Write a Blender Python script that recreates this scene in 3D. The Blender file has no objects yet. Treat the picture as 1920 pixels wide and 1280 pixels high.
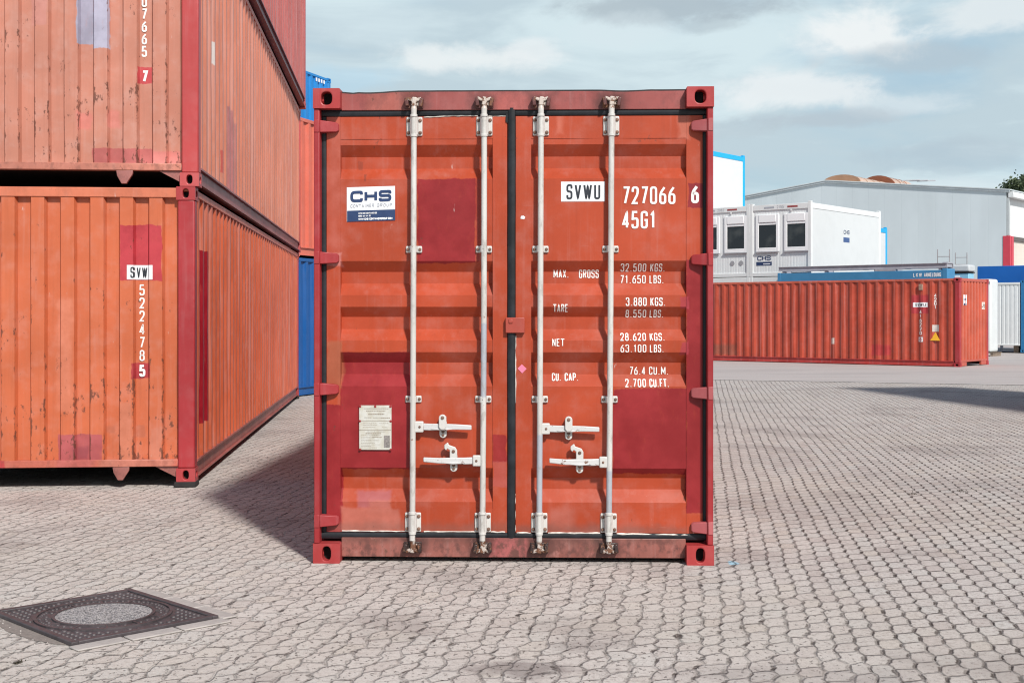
import bpy, bmesh, math, random
from mathutils import Vector, Matrix, noise as mnoise
R = math.radians
SC = bpy.context.scene
random.seed(7)

# ------------------------------------------------------------------ camera
cam_d = bpy.data.cameras.new('camera')
cam = bpy.data.objects.new('camera', cam_d)
SC.collection.objects.link(cam)
cam.location = (0, 0, 1.515)
cam.rotation_euler = (R(90), 0, 0)
cam_d.sensor_width = 36
cam_d.lens = 45.56
cam_d.shift_y = -0.0260
cam_d.clip_end = 3000
SC.camera = cam

# ------------------------------------------------------------------ light
SUN_TO = Vector((-0.43, 0.90, -0.875)).normalized()
sun_d = bpy.data.lights.new('sun', 'SUN')
sun_d.energy = 4.7
sun_d.angle = R(4.0)
sun_d.color = (1.0, 0.955, 0.90)
sun = bpy.data.objects.new('sun', sun_d)
SC.collection.objects.link(sun)
sun.rotation_euler = SUN_TO.to_track_quat('-Z', 'Y').to_euler()
SC.view_settings.view_transform = 'Standard'
SC.view_settings.look = 'None'
SC.view_settings.exposure = 0.0
SC.view_settings.gamma = 1.0
SC.cycles.filter_width = 1.15


# ------------------------------------------------------------------ node helper
class NT:
    def __init__(self, tree):
        self.t = tree
        self.N = tree.nodes
        self.L = tree.links

    def new(self, typ, **kw):
        n = self.N.new(typ)
        for k, v in kw.items():
            setattr(n, k, v)
        return n

    def put(self, sock, v):
        if v is None:
            return
        if isinstance(v, bpy.types.NodeSocket):
            self.L.new(v, sock)
        else:
            if hasattr(sock, 'default_value'):
                dv = sock.default_value
                if hasattr(dv, '__len__'):
                    v = tuple(v) if hasattr(v, '__len__') else (v,) * len(dv)
                    if len(dv) == 4 and len(v) == 3:
                        v = v + (1.0,)
                sock.default_value = v

    def m(self, op, a, b=None, c=None, clamp=False):
        n = self.new('ShaderNodeMath', operation=op)
        n.use_clamp = clamp
        self.put(n.inputs[0], a)
        self.put(n.inputs[1], b)
        self.put(n.inputs[2], c)
        return n.outputs[0]

    def vm(self, op, a, b=None):
        n = self.new('ShaderNodeVectorMath', operation=op)
        self.put(n.inputs[0], a)
        self.put(n.inputs[1], b)
        return n.outputs['Value'] if op in ('DOT_PRODUCT', 'LENGTH', 'DISTANCE') else n.outputs[0]

    def mix(self, f, a, b, mode='MIX'):
        n = self.new('ShaderNodeMix', data_type='RGBA', blend_type=mode)
        self.put(n.inputs[0], f)
        self.put(n.inputs[6], a)
        self.put(n.inputs[7], b)
        return n.outputs[2]

    def step(self, x, a, b, lo=0.0, hi=1.0):
        n = self.new('ShaderNodeMapRange', interpolation_type='SMOOTHSTEP')
        self.put(n.inputs[0], x)
        n.inputs[1].default_value = a
        n.inputs[2].default_value = b
        n.inputs[3].default_value = lo
        n.inputs[4].default_value = hi
        return n.outputs[0]

    def noise(self, vec, scale=5, detail=3, rough=0.5, dist=0.0):
        n = self.new('ShaderNodeTexNoise')
        self.put(n.inputs['Vector'], vec)
        n.inputs['Scale'].default_value = scale
        n.inputs['Detail'].default_value = detail
        n.inputs['Roughness'].default_value = rough
        n.inputs['Distortion'].default_value = dist
        return n.outputs[0]

    def map(self, vec, loc=(0, 0, 0), rot=(0, 0, 0), sc=(1, 1, 1)):
        n = self.new('ShaderNodeMapping')
        self.put(n.inputs[0], vec)
        n.inputs[1].default_value = loc
        n.inputs[2].default_value = rot
        n.inputs[3].default_value = sc
        return n.outputs[0]

    def sep(self, vec):
        n = self.new('ShaderNodeSeparateXYZ')
        self.put(n.inputs[0], vec)
        return n.outputs

    def comb(self, x, y, z):
        n = self.new('ShaderNodeCombineXYZ')
        self.put(n.inputs[0], x)
        self.put(n.inputs[1], y)
        self.put(n.inputs[2], z)
        return n.outputs[0]

    def bump(self, h, strength=0.2, dist=0.01):
        n = self.new('ShaderNodeBump')
        n.inputs['Strength'].default_value = strength
        n.inputs['Distance'].default_value = dist
        self.put(n.inputs['Height'], h)
        return n.outputs[0]


# ------------------------------------------------------------------ world: sky with clouds
W = bpy.data.worlds.new('World')
SC.world = W
W.use_nodes = True
W.node_tree.nodes.clear()
n = NT(W.node_tree)
sky = n.new('ShaderNodeTexSky', sky_type='NISHITA')
sky.sun_disc = False
sky.sun_elevation = R(41)
sky.sun_rotation = R(154)
sky.air_density = 1.0
sky.dust_density = 1.5
tc = n.new('ShaderNodeTexCoord').outputs['Generated']
dx, dy, dz_ = n.sep(tc)
el = n.m('MAXIMUM', dz_, 0.0)
# cloud layer: direction squeezed towards the horizon
q = n.m('ADD', el, 0.16)
cv = n.comb(n.m('DIVIDE', dx, q), n.m('DIVIDE', dy, n.m('MULTIPLY', q, 1.0)), 0.37)
warp = n.noise(n.map(cv, sc=(0.9, 0.9, 1)), 1.4, 3)
cv2 = n.vm('ADD', cv, n.comb(n.m('MULTIPLY', n.m('SUBTRACT', warp, 0.5), 0.9), n.m('MULTIPLY', n.m('SUBTRACT', warp, 0.5), 0.4), 0))
c1 = n.noise(n.map(cv2, loc=(3.1, 1.2, 0), sc=(0.8, 1.0, 1)), 1.25, 8, 0.55)
c2 = n.noise(n.map(cv2, loc=(7.3, 4.4, 2), sc=(0.9, 1.4, 1)), 1.9, 8, 0.55)
cover = n.m('MULTIPLY', n.step(c1, 0.30, 0.55), n.step(dz_, 0.62, 0.30))  # clouds cleared overhead, out of view, to weaken the ambient fill
light = n.step(c2, 0.40, 0.62)


def blob(az_px, y_px, wx, wy):
    v = Vector(((az_px - 960) / 2430, 1, (590 - y_px) / 2430)).normalized()
    a = n.m('DIVIDE', n.m('SUBTRACT', dx, v.x), wx)
    b = n.m('DIVIDE', n.m('SUBTRACT', dz_, v.z), wy)
    r = n.m('SQRT', n.m('ADD', n.m('MULTIPLY', a, a), n.m('MULTIPLY', b, b)))
    front = n.step(dy, 0.2, 0.5)
    bn = n.noise(n.map(tc, sc=(1, 1, 1.8)), 15, 9, 0.62, 0.3)
    r = n.m('ADD', r, n.m('MULTIPLY', n.m('SUBTRACT', bn, 0.5), 2.4))
    return n.m('MULTIPLY', n.step(r, 1.05, 0.35), front)


# sky units: strength 0.1 below
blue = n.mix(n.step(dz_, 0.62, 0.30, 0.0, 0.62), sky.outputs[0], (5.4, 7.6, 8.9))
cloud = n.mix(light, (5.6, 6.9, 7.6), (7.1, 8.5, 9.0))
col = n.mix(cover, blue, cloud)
for (px, py, wx, wy, k, c) in ((880, 112, .060, .015, .85, (8.9, 9.4, 9.5)), (1605, 62, .045, .026, .95, (9.2, 9.6, 9.7)), (1000, 92, .03, .012, .7, (8.8, 9.3, 9.5)),
                               (1490, 168, .065, .017, .85, (8.8, 9.3, 9.5)), (1850, 20, .04, .02, .8, (8.5, 9.1, 9.3)), (1690, 200, .05, .012, .5, (8.2, 8.9, 9.2)), (1760, 350, .09, .007, .5, (7.6, 8.6, 9.1)),
                               (1250, 15, .12, .012, .75, (4.3, 5.1, 5.7)), (1330, 45, .03, .008, .5, (4.3, 5.1, 5.7)),
                               (1560, 225, .08, .009, .6, (5.0, 5.8, 6.5)), (1800, 290, .09, .016, .5, (4.9, 5.9, 6.7)),
                               (1700, 110, .08, .012, .55, (5.0, 5.9, 6.6)), (1380, 245, .06, .008, .35, (5.3, 6.2, 6.8)),
                               (1150, 60, .05, .014, .4, (7.4, 8.5, 9.0)), (700, 40, .07, .02, .4, (7.0, 8.3, 8.9)),
                               (660, 150, .05, .012, .5, (5.2, 7.6, 9.2))):
    col = n.mix(n.m('MULTIPLY', blob(px, py, wx, wy), k), col, c)
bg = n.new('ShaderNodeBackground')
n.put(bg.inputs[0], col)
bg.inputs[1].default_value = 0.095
out = n.new('ShaderNodeOutputWorld')
n.L.new(bg.outputs[0], out.inputs[0])

# ------------------------------------------------------------------ materials
MATS = {}


def mat_base(name):
    m = bpy.data.materials.new(name)
    m.use_nodes = True
    m.node_tree.nodes.clear()
    n = NT(m.node_tree)
    b = n.new('ShaderNodeBsdfPrincipled')
    o = n.new('ShaderNodeOutputMaterial')
    n.L.new(b.outputs[0], o.inputs[0])
    return m, n, b


def paint(name, base, patches=(), axis='xz', var=0.14, rust=0.35, scratch=0.3, rough=0.46, streak=0.25, ridge=None, mottle=0.0,
          rustcol=(0.10, 0.035, 0.022), chalk=0.12, bump=0.25, spec=0.4, dents=0.0, edge_rust=None):
    """worn container paint; patches = (x0,x1,z0,z1,colour[,strength]) in the container's own metres"""
    if name in MATS:
        return MATS[name]
    m, n, b = mat_base(name)
    co = n.new('ShaderNodeTexCoord').outputs['Object']
    x, y, z = n.sep(co)
    h = x if axis[0] == 'x' else y
    big = n.noise(co, 1.3, 4, 0.55)
    mid = n.noise(co, 7, 4, 0.6)
    fine = n.noise(co, 60, 3, 0.6)
    stv = n.map(co, sc=(11, 11, 0.35) if axis == 'yz' else (22, 22, 0.9))
    strk = n.noise(stv, 1.0, 4, 0.6)
    c = n.mix(n.step(big, 0.3, 0.7), tuple(v * (1 - var) for v in base), tuple(min(1, v * (1 + var) + 0.004) for v in base))
    ch = tuple(min(1.0, v * 0.75 + 0.17) for v in base)
    c = n.mix(n.m('MULTIPLY', n.step(mid, 0.42, 0.75), chalk), c, ch)
    c = n.mix(n.m('MULTIPLY', n.step(strk, 0.52, 0.72), streak), c, tuple(v * 0.72 for v in base))
    c = n.mix(n.m('MULTIPLY', n.step(strk, 0.47, 0.36) if axis == 'yz' else n.step(strk, 0.45, 0.28), streak * (0.9 if axis == 'yz' else 0.6)), c, ch)
    for p in patches:
        x0, x1, z0, z1, pc = p[:5]
        k = p[5] if len(p) > 5 else 1.0
        soft = p[6] if len(p) > 6 else 0.004
        wob = n.m('MULTIPLY', n.m('SUBTRACT', n.noise(co, 9, 3), 0.5), 0.03 + soft * 2)
        d = n.m('MINIMUM', n.m('MINIMUM', n.m('SUBTRACT', h, x0), n.m('SUBTRACT', x1, h)),
                n.m('MINIMUM', n.m('SUBTRACT', z, z0), n.m('SUBTRACT', z1, z)))
        d = n.m('ADD', d, wob)
        d = n.m('ADD', d, n.m('MULTIPLY', n.m('SUBTRACT', n.noise(n.map(co, sc=(1, 1, 0.4)), 55, 3, 0.7), 0.5), 0.016))
        k = n.m('MULTIPLY', n.step(d, -soft, soft), n.m('MULTIPLY', n.step(n.noise(n.map(co, sc=(1, 1, 0.35)), 24, 4, 0.7), 0.24, 0.46, 0.80, 1.0), k))
        pcv = n.mix(n.step(n.m('ADD', n.m('MULTIPLY', big, 0.5), n.m('MULTIPLY', mid, 0.5)), 0.36, 0.64), tuple(v * 0.84 for v in pc), tuple(min(1, v * 1.14 + 0.006) for v in pc))
        c = n.mix(k, c, pcv)
    if mottle:
        mo = n.noise(n.map(co, sc=(1, 1, 0.7)), 17, 6, 0.7)
        mo2 = n.noise(n.map(co, loc=(5, 3, 1)), 5, 5, 0.65)
        c = n.mix(n.m('MULTIPLY', n.step(n.m('ADD', n.m('MULTIPLY', mo, 0.6), n.m('MULTIPLY', mo2, 0.4)), 0.47, 0.60), mottle), c, tuple(v * 0.45 + 0.012 for v in base))
        c = n.mix(n.m('MULTIPLY', n.step(mo, 0.44, 0.30), mottle * 0.6), c, tuple(min(1, v * 1.1 + 0.07) for v in base))
    # rust
    rn = n.noise(co, 3.3, 2, 0.5)
    rm = n.noise(n.map(co, sc=(1, 1, 0.55)), 26, 5, 0.65)
    rr = n.m('ADD', rm, n.m('MULTIPLY', n.m('SUBTRACT', rn, 0.5), 0.55))
    if edge_rust:
        for (z0, z1, k) in edge_rust:
            rr = n.m('ADD', rr, n.step(z, z0, z1, 0.0, k))
    if ridge:
        pitch, flat, centre = ridge
        rl = n.m('PINGPONG', n.m('SUBTRACT', h, centre), pitch / 2)
        re_ = n.step(n.m('ABSOLUTE', n.m('SUBTRACT', rl, flat / 2)), 0.016, 0.003)
        lowz = n.step(z, 1.9, 0.5, 0.35, 1.0)
        rr = n.m('ADD', rr, n.m('MULTIPLY', n.m('MULTIPLY', re_, lowz), 0.15))
    rf = n.step(rr, 0.80 - 0.16 * rust, 0.87 - 0.13 * rust)
    rc = n.mix(fine, tuple(v * 0.5 for v in rustcol), tuple(v * 1.7 for v in rustcol))
    c = n.mix(n.m('MULTIPLY', rf, 0.85), c, rc)
    # pale scuffs
    if scratch > 0:
        sv = n.map(co, rot=(0.3, 0.2, 0.1), sc=(30, 30, 7))
        s1 = n.noise(sv, 1.0, 3, 0.6)
        s2 = n.noise(co, 2.1, 2)
        s = n.m('MULTIPLY', n.step(s1, 0.74 - 0.06 * scratch, 0.78), n.step(s2, 0.5, 0.62))
        c = n.mix(n.m('MULTIPLY', s, 0.6), c, (0.62, 0.52, 0.48))
        l1 = n.noise(n.map(co, loc=(2, 5, 7), rot=(0.15, 0.1, 0.2), sc=(3.2, 3.2, 75)), 1.0, 2, 0.5)
        l2 = n.noise(n.map(co, loc=(4, 4, 4)), 3.0, 3)
        lm = n.m('MULTIPLY', n.step(l1, 0.72, 0.76), n.step(l2, 0.54, 0.64))
        c = n.mix(n.m('MULTIPLY', lm, 0.45 * min(1.0, scratch)), c, tuple(min(1, v * 0.7 + 0.2) for v in base))
        k1 = n.noise(n.map(co, loc=(1, 8, 3), rot=(0.1, 0.3, 0.1), sc=(9, 9, 26)), 1.0, 4, 0.65)
        c = n.mix(n.m('MULTIPLY', n.m('MULTIPLY', n.step(k1, 0.66, 0.72), n.step(l2, 0.46, 0.36)), 0.5 * min(1.0, scratch)), c, tuple(v * 0.35 + 0.01 for v in base))
    n.put(b.inputs['Base Color'], c)
    n.put(b.inputs['Roughness'], n.m('ADD', n.m('MULTIPLY', mid, 0.2), n.m('ADD', n.m('MULTIPLY', rf, 0.25), rough - 0.1)))
    b.inputs['Specular IOR Level'].default_value = spec
    hgt = n.m('ADD', n.m('MULTIPLY', fine, 0.12), n.m('MULTIPLY', mid, 0.6))
    hgt = n.m('SUBTRACT', hgt, n.m('MULTIPLY', rf, 0.2))
    if dents:
        hgt = n.m('ADD', hgt, n.m('MULTIPLY', n.noise(co, 3.0, 2, 0.4), dents))
    n.put(b.inputs['Normal'], n.bump(hgt, bump, 0.006))
    MATS[name] = m
    return m


def plain(name, col, rough=0.5, metal=0.0, var=0.1, scale=20, bump=0.15, spec=0.4, bscale=0.004):
    if name in MATS:
        return MATS[name]
    m, n, b = mat_base(name)
    co = n.new('ShaderNodeTexCoord').outputs['Object']
    f = n.noise(co, scale, 4, 0.6)
    g = n.noise(co, scale * 0.08, 3, 0.6)
    f2 = n.m('ADD', n.m('MULTIPLY', f, 0.5), n.m('MULTIPLY', g, 0.5))
    c = n.mix(n.step(f2, 0.35, 0.65), tuple(v * (1 - var) for v in col), tuple(min(1, v * (1 + var)) for v in col))
    n.put(b.inputs['Base Color'], c)
    n.put(b.inputs['Roughness'], n.m('ADD', n.m('MULTIPLY', f, 0.2), rough - 0.1))
    b.inputs['Metallic'].default_value = metal
    b.inputs['Specular IOR Level'].default_value = spec
    n.put(b.inputs['Normal'], n.bump(f, bump, bscale))
    MATS[name] = m
    return m


# ------------------------------------------------------------------ mesh helper
class MB:
    def __init__(self):
        self.v = []
        self.f = []

    def add(self, verts, faces):
        o = len(self.v)
        self.v += [tuple(p) for p in verts]
        self.f += [tuple(i + o for i in f) for f in faces]

    def box(self, x0, x1, y0, y1, z0, z1):
        self.add([(x0, y0, z0), (x1, y0, z0), (x1, y1, z0), (x0, y1, z0), (x0, y0, z1), (x1, y0, z1), (x1, y1, z1), (x0, y1, z1)],
                 [(0, 3, 2, 1), (4, 5, 6, 7), (0, 1, 5, 4), (1, 2, 6, 5), (2, 3, 7, 6), (3, 0, 4, 7)])
        return self

    def obox(self, M, sx, sy, sz):
        a, b, c = sx / 2, sy / 2, sz / 2
        pts = [M @ Vector(p) for p in ((-a, -b, -c), (a, -b, -c), (a, b, -c), (-a, b, -c), (-a, -b, c), (a, -b, c), (a, b, c), (-a, b, c))]
        self.add(pts, [(0, 3, 2, 1), (4, 5, 6, 7), (0, 1, 5, 4), (1, 2, 6, 5), (2, 3, 7, 6), (3, 0, 4, 7)])
        return self

    def prism_y(self, pts, y0, y1):
        """outline in (x,z), counter-clockwise seen from -y, extruded along y"""
        k = len(pts)
        v = [(p[0], y0, p[1]) for p in pts] + [(p[0], y1, p[1]) for p in pts]
        f = [tuple(range(k)), tuple(reversed(range(k, 2 * k)))]
        f += [((i + 1) % k, i, i + k, (i + 1) % k + k) for i in range(k)]
        self.add(v, f)
        return self

    def prism_x(self, pts, x0, x1):
        """outline in (y,z), extruded along x"""
        k = len(pts)
        v = [(x0, p[0], p[1]) for p in pts] + [(x1, p[0], p[1]) for p in pts]
        f = [tuple(reversed(range(k))), tuple(range(k, 2 * k))]
        f += [(i, (i + 1) % k, (i + 1) % k + k, i + k) for i in range(k)]
        self.add(v, f)
        return self

    def tube(self, path, rads, seg=12, cap=True):
        """round tube along a list of points, radius per point"""
        path = [Vector(p) for p in path]
        if not hasattr(rads, '__len__'):
            rads = [rads] * len(path)
        rings = []
        for i, p in enumerate(path):
            d = (path[min(i + 1, len(path) - 1)] - path[max(i - 1, 0)]).normalized()
            a = d.orthogonal().normalized()
            if abs(d.z) > 0.9:
                a = Vector((1, 0, 0))
                a = (a - d * a.dot(d)).normalized()
            bq = d.cross(a)
            rings.append([p + (a * math.cos(t) + bq * math.sin(t)) * rads[i] for t in [2 * math.pi * k / seg for k in range(seg)]])
        v = [q for r in rings for q in r]
        f = []
        for i in range(len(path) - 1):
            for k in range(seg):
                f.append((i * seg + k, i * seg + (k + 1) % seg, (i + 1) * seg + (k + 1) % seg, (i + 1) * seg + k))
        if cap:
            f.append(tuple(reversed(range(seg))))
            f.append(tuple(range((len(path) - 1) * seg, len(path) * seg)))
        self.add(v, f)
        return self

    def dome_y(self, x, y, z, r, depth, seg=8):
        """bolt head bulging towards -y"""
        v = []
        for (rr, dd) in ((r, 0), (r * 0.85, -depth * 0.7), (r * 0.4, -depth)):
            v += [(x + rr * math.cos(2 * math.pi * k / seg), y + dd, z + rr * math.sin(2 * math.pi * k / seg)) for k in range(seg)]
        f = []
        for i in range(2):
            for k in range(seg):
                f.append((i * seg + k, i * seg + (k + 1) % seg, (i + 1) * seg + (k + 1) % seg, (i + 1) * seg + k))
        f.append(tuple(range(2 * seg, 3 * seg)))
        self.add(v, f)
        return self

    def build(self, name, mat, parent=None, bevel=0.0, smooth=True, seg=2):
        me = bpy.data.meshes.new(name)
        me.from_pydata(self.v, [], self.f)
        bm = bmesh.new()
        bm.from_mesh(me)
        bmesh.ops.recalc_face_normals(bm, faces=bm.faces)
        bm.to_mesh(me)
        bm.free()
        if smooth:
            for p in me.polygons:
                p.use_smooth = True
            me.set_sharp_from_angle(angle=R(32))
        me.materials.append(mat)
        o = bpy.data.objects.new(name, me)
        SC.collection.objects.link(o)
        if parent:
            o.parent = parent
        if bevel:
            md = o.modifiers.new('bevel', 'BEVEL')
            md.width = bevel
            md.segments = seg
            md.limit_method = 'ANGLE'
            md.angle_limit = R(40)
        return o


def sheet(name, verts, faces, mat, parent=None, flip=False, smooth=True):
    """open surface whose faces keep their given winding"""
    me = bpy.data.meshes.new(name)
    if flip:
        faces = [tuple(reversed(f)) for f in faces]
    me.from_pydata([tuple(v) for v in verts], [], faces)
    if smooth:
        for p in me.polygons:
            p.use_smooth = True
        me.set_sharp_from_angle(angle=R(20))
    me.materials.append(mat)
    o = bpy.data.objects.new(name, me)
    SC.collection.objects.link(o)
    if parent:
        o.parent = parent
    return o


def thing(name, label, cat, loc=(0, 0, 0), rz=0.0, group=None):
    o = bpy.data.objects.new(name, None)
    SC.collection.objects.link(o)
    o.location = loc
    o.rotation_euler = (0, 0, rz)
    o.empty_display_size = 0.3
    o['label'] = label
    o['category'] = cat
    if group:
        o['group'] = group
    return o


def tag(o, label, cat, group=None):
    o['label'] = label
    o['category'] = cat
    if group:
        o['group'] = group
    return o


def structure(o):
    o['kind'] = 'structure'
    return o


# ------------------------------------------------------------------ stroke lettering
G = {
    '0': [('c', (0, 0), (1, 0), (1, 1), (0, 1))],
    'O': [('c', (0, 0), (1, 0), (1, 1), (0, 1))],
    'D': [('c', (0, 0, 0), (1, 0), (1, 1), (0, 1, 0))],
    '1': [((.1, .78, 0), (.62, 1, 0), (.62, 0))],
    '2': [((0, .72), (0, 1), (1, 1), (1, .58), (0, .0, 0), (1, 0))],
    '3': [((0, .76), (0, 1), (1, 1), (1, .53), (.3, .53, 0), (1, .53), (1, 0), (0, 0), (0, .24))],
    '4': [((.72, 0), (.72, 1, 0), (0, .24, 0), (1.08, .24))],
    '5': [((.95, 1), (.08, 1, 0), (.02, .56, 0), (1, .60), (1, 0), (0, 0), (0, .22))],
    '6': [((.85, 1), (0, .62, .3), (0, 0), (1, 0), (1, .56), (0, .56, .1))],
    '7': [((0, 1), (1, 1, 0), (.3, 0))],
    '8': [('c', (0, 0), (1, 0), (1, .53), (0, .53)), ('c', (.06, .53), (.94, .53), (.94, 1), (.06, 1))],
    'A': [((0, 0), (.5, 1, 0), (1, 0)), ((.2, .28), (.8, .28))],
    'B': [('c', (0, 0, 0), (1, 0), (1, .52), (0, .52, 0)), ('c', (0, .52, 0), (.92, .52), (.92, 1), (0, 1, 0))],
    'C': [((1, .72), (1, 1), (0, 1), (0, 0), (1, 0), (1, .28))],
    'E': [((1, 1), (0, 1, 0), (0, 0, 0), (1, 0)), ((0, .52), (.85, .52))],
    'F': [((1, 1), (0, 1, 0), (0, 0)), ((0, .5), (.85, .5))],
    'G': [((1, .74), (1, 1), (0, 1), (0, 0), (1, 0), (1, .48, 0), (.55, .48))],
    'H': [((0, 0), (0, 1)), ((1, 0), (1, 1)), ((0, .5), (1, .5))],
    'I': [((.5, 0), (.5, 1))],
    'K': [((0, 0), (0, 1)), ((1, 1), (.02, .40, 0)), ((.32, .58), (1, 0))],
    'L': [((0, 1), (0, 0, 0), (.95, 0))],
    'M': [((0, 0), (0, 1, 0), (.5, .25, 0), (1, 1, 0), (1, 0))],
    'N': [((0, 0), (0, 1, 0), (1, 0, 0), (1, 1))],
    'P': [((0, 0), (0, 1, 0), (1, 1), (1, .44), (0, .44))],
    'R': [((0, 0), (0, 1, 0), (1, 1), (1, .5), (0, .5)), ((.5, .5), (1, 0))],
    'S': [((1, .74), (1, 1), (0, 1), (0, .52), (1, .52), (1, 0), (0, 0), (0, .26))],
    'T': [((-.22, 1), (1.22, 1)), ((.5, 1), (.5, 0))],
    'U': [((0, 1), (0, 0), (1, 0), (1, 1))],
    'V': [((0, 1), (.5, 0, 0), (1, 1))],
    'W': [((0, 1), (.27, 0, 0), (.5, .95, 0), (.73, 0, 0), (1, 1))],
    'X': [((0, 0), (1, 1)), ((0, 1), (1, 0))],
    '-': [((.1, .45), (.9, .45))],
    '.': [((.5, -.02), (.5, .06))],
}
GW = {'M': 1.45, 'W': 1.6, '1': .72, 'I': .5, '.': .35, ' ': .8, '-': .8, 'V': 1.1, 'A': 1.08, 'L': .9, 'E': .92, 'F': .9}


def fillet(pts, r, closed):
    out = []
    k = len(pts)
    for i in range(k):
        p = Vector(pts[i][:2])
        rr = pts[i][2] if len(pts[i]) > 2 else r
        if (not closed and (i == 0 or i == k - 1)) or rr <= 0:
            out.append(p)
            continue
        a = Vector(pts[(i - 1) % k][:2]) - p
        b = Vector(pts[(i + 1) % k][:2]) - p
        la, lb = a.length, b.length
        t = min(rr, la * 0.48, lb * 0.48)
        pa, pb = p + a.normalized() * t, p + b.normalized() * t
        for s in range(6):
            u = s / 5
            out.append(pa * (1 - u) ** 2 + p * 2 * u * (1 - u) + pb * u * u)
    return out


def ribbon(path, t, closed, maxlen):
    pts = []
    k = len(path)
    for i in range(k if closed else k - 1):
        a, b = path[i], path[(i + 1) % k]
        m = max(1, int(math.ceil((b - a).length / maxlen)))
        for s in range(m):
            pts.append(a + (b - a) * (s / m))
    if not closed:
        pts.append(path[-1])
    k = len(pts)
    L_, R_ = [], []
    for i in range(k):
        a = pts[(i - 1) % k] if (closed or i > 0) else None
        c = pts[(i + 1) % k] if (closed or i < k - 1) else None
        d1 = (pts[i] - a).normalized() if a is not None and (pts[i] - a).length > 1e-9 else None
        d2 = (c - pts[i]).normalized() if c is not None and (c - pts[i]).length > 1e-9 else None
        if d1 is None:
            d1 = d2
        if d2 is None:
            d2 = d1
        n1 = Vector((-d1.y, d1.x))
        n2 = Vector((-d2.y, d2.x))
        nn = n1 + n2
        nn = nn.normalized() if nn.length > 1e-6 else n1
        mit = min(1.7, 1.0 / max(0.3, nn.dot(n1)))
        L_.append(pts[i] + nn * t / 2 * mit)
        R_.append(pts[i] - nn * t / 2 * mit)
    return L_, R_


def text_strokes(s, x0, x1, z0, h, t=0.115, cw=0.30, gap=0.2, r=0.17, maxlen=0.02):
    """flat quads in (x,z) for a line of lettering fitted between x0 and x1 (x1 None = natural width)"""
    tt = t * h
    nat = []
    cur = 0.0
    for ch in s:
        w = GW.get(ch, 1.0) * cw * h
        nat.append((ch, cur, w))
        cur += w + tt + gap * h * 0.55
    tot = cur - gap * h * 0.55
    k = 1.0 if x1 is None else (x1 - x0) / tot
    quads = []
    for ch, c, w in nat:
        for poly in G.get(ch, []):
            closed = poly[0] == 'c'
            pts = poly[1:] if closed else poly
            P = []
            for p in pts:
                X = x0 + (c + tt / 2 + p[0] * w) * k
                Z = z0 + tt / 2 + p[1] * (h - tt)
                P.append((X, Z) + ((p[2] * h,) if len(p) > 2 else ()))
            path = fillet(P, r * h, closed)
            L_, R_ = ribbon(path, tt, closed, maxlen)
            m = len(L_)
            for i in range(m if closed else m - 1):
                j = (i + 1) % m
                quads.append((R_[i], R_[j], L_[j], L_[i]))
    return quads


def quads_mesh(name, quads, to3d, mat, parent):
    v, f = [], []
    for q in quads:
        o = len(v)
        v += [to3d(p) for p in q]
        f.append((o, o + 1, o + 2, o + 3))
    return sheet(name, v, f, mat, parent, smooth=False)


def grid_quads(x0, x1, z0, z1, step=0.01, shear=0.0):
    nx = max(1, int(math.ceil((x1 - x0) / step)))
    nz = max(1, int(math.ceil((z1 - z0) / step)))
    q = []
    for i in range(nx):
        for j in range(nz):
            a, b = x0 + (x1 - x0) * i / nx, x0 + (x1 - x0) * (i + 1) / nx
            c, d = z0 + (z1 - z0) * j / nz, z0 + (z1 - z0) * (j + 1) / nz
            q.append((Vector((a, c + shear * (a - x0))), Vector((b, c + shear * (b - x0))), Vector((b, d + shear * (b - x0))), Vector((a, d + shear * (a - x0)))))
    return q


# ------------------------------------------------------------------ shared materials
M_white_letter = plain('white_lettering_paint', (0.80, 0.77, 0.74), 0.55, var=0.08, scale=90)
M_decal_white = plain('decal_white', (0.80, 0.81, 0.83), 0.35, var=0.03, scale=30, bump=0.05)
M_decal_black = plain('decal_black', (0.03, 0.035, 0.045), 0.4, var=0.1)
M_decal_navy = plain('decal_navy', (0.022, 0.045, 0.12), 0.4, var=0.1)
M_decal_grey = plain('decal_grey', (0.36, 0.38, 0.42), 0.4, var=0.1)
M_gasket = plain('gasket_rubber', (0.012, 0.014, 0.018), 0.5, var=0.5, scale=9, bump=0.35, spec=0.35)
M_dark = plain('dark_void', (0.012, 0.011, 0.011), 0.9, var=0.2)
M_bolt = plain('rusty_bolt', (0.19, 0.115, 0.085), 0.7, metal=0.3, var=0.4, scale=120)
M_hole = plain('hole_black', (0.008, 0.008, 0.008), 0.9)
M_floor = plain('underside_black', (0.02, 0.017, 0.015), 0.9, var=0.3)
M_steel_grey = plain('grey_steel', (0.36, 0.36, 0.38), 0.45, var=0.1, metal=0.2)


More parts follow.
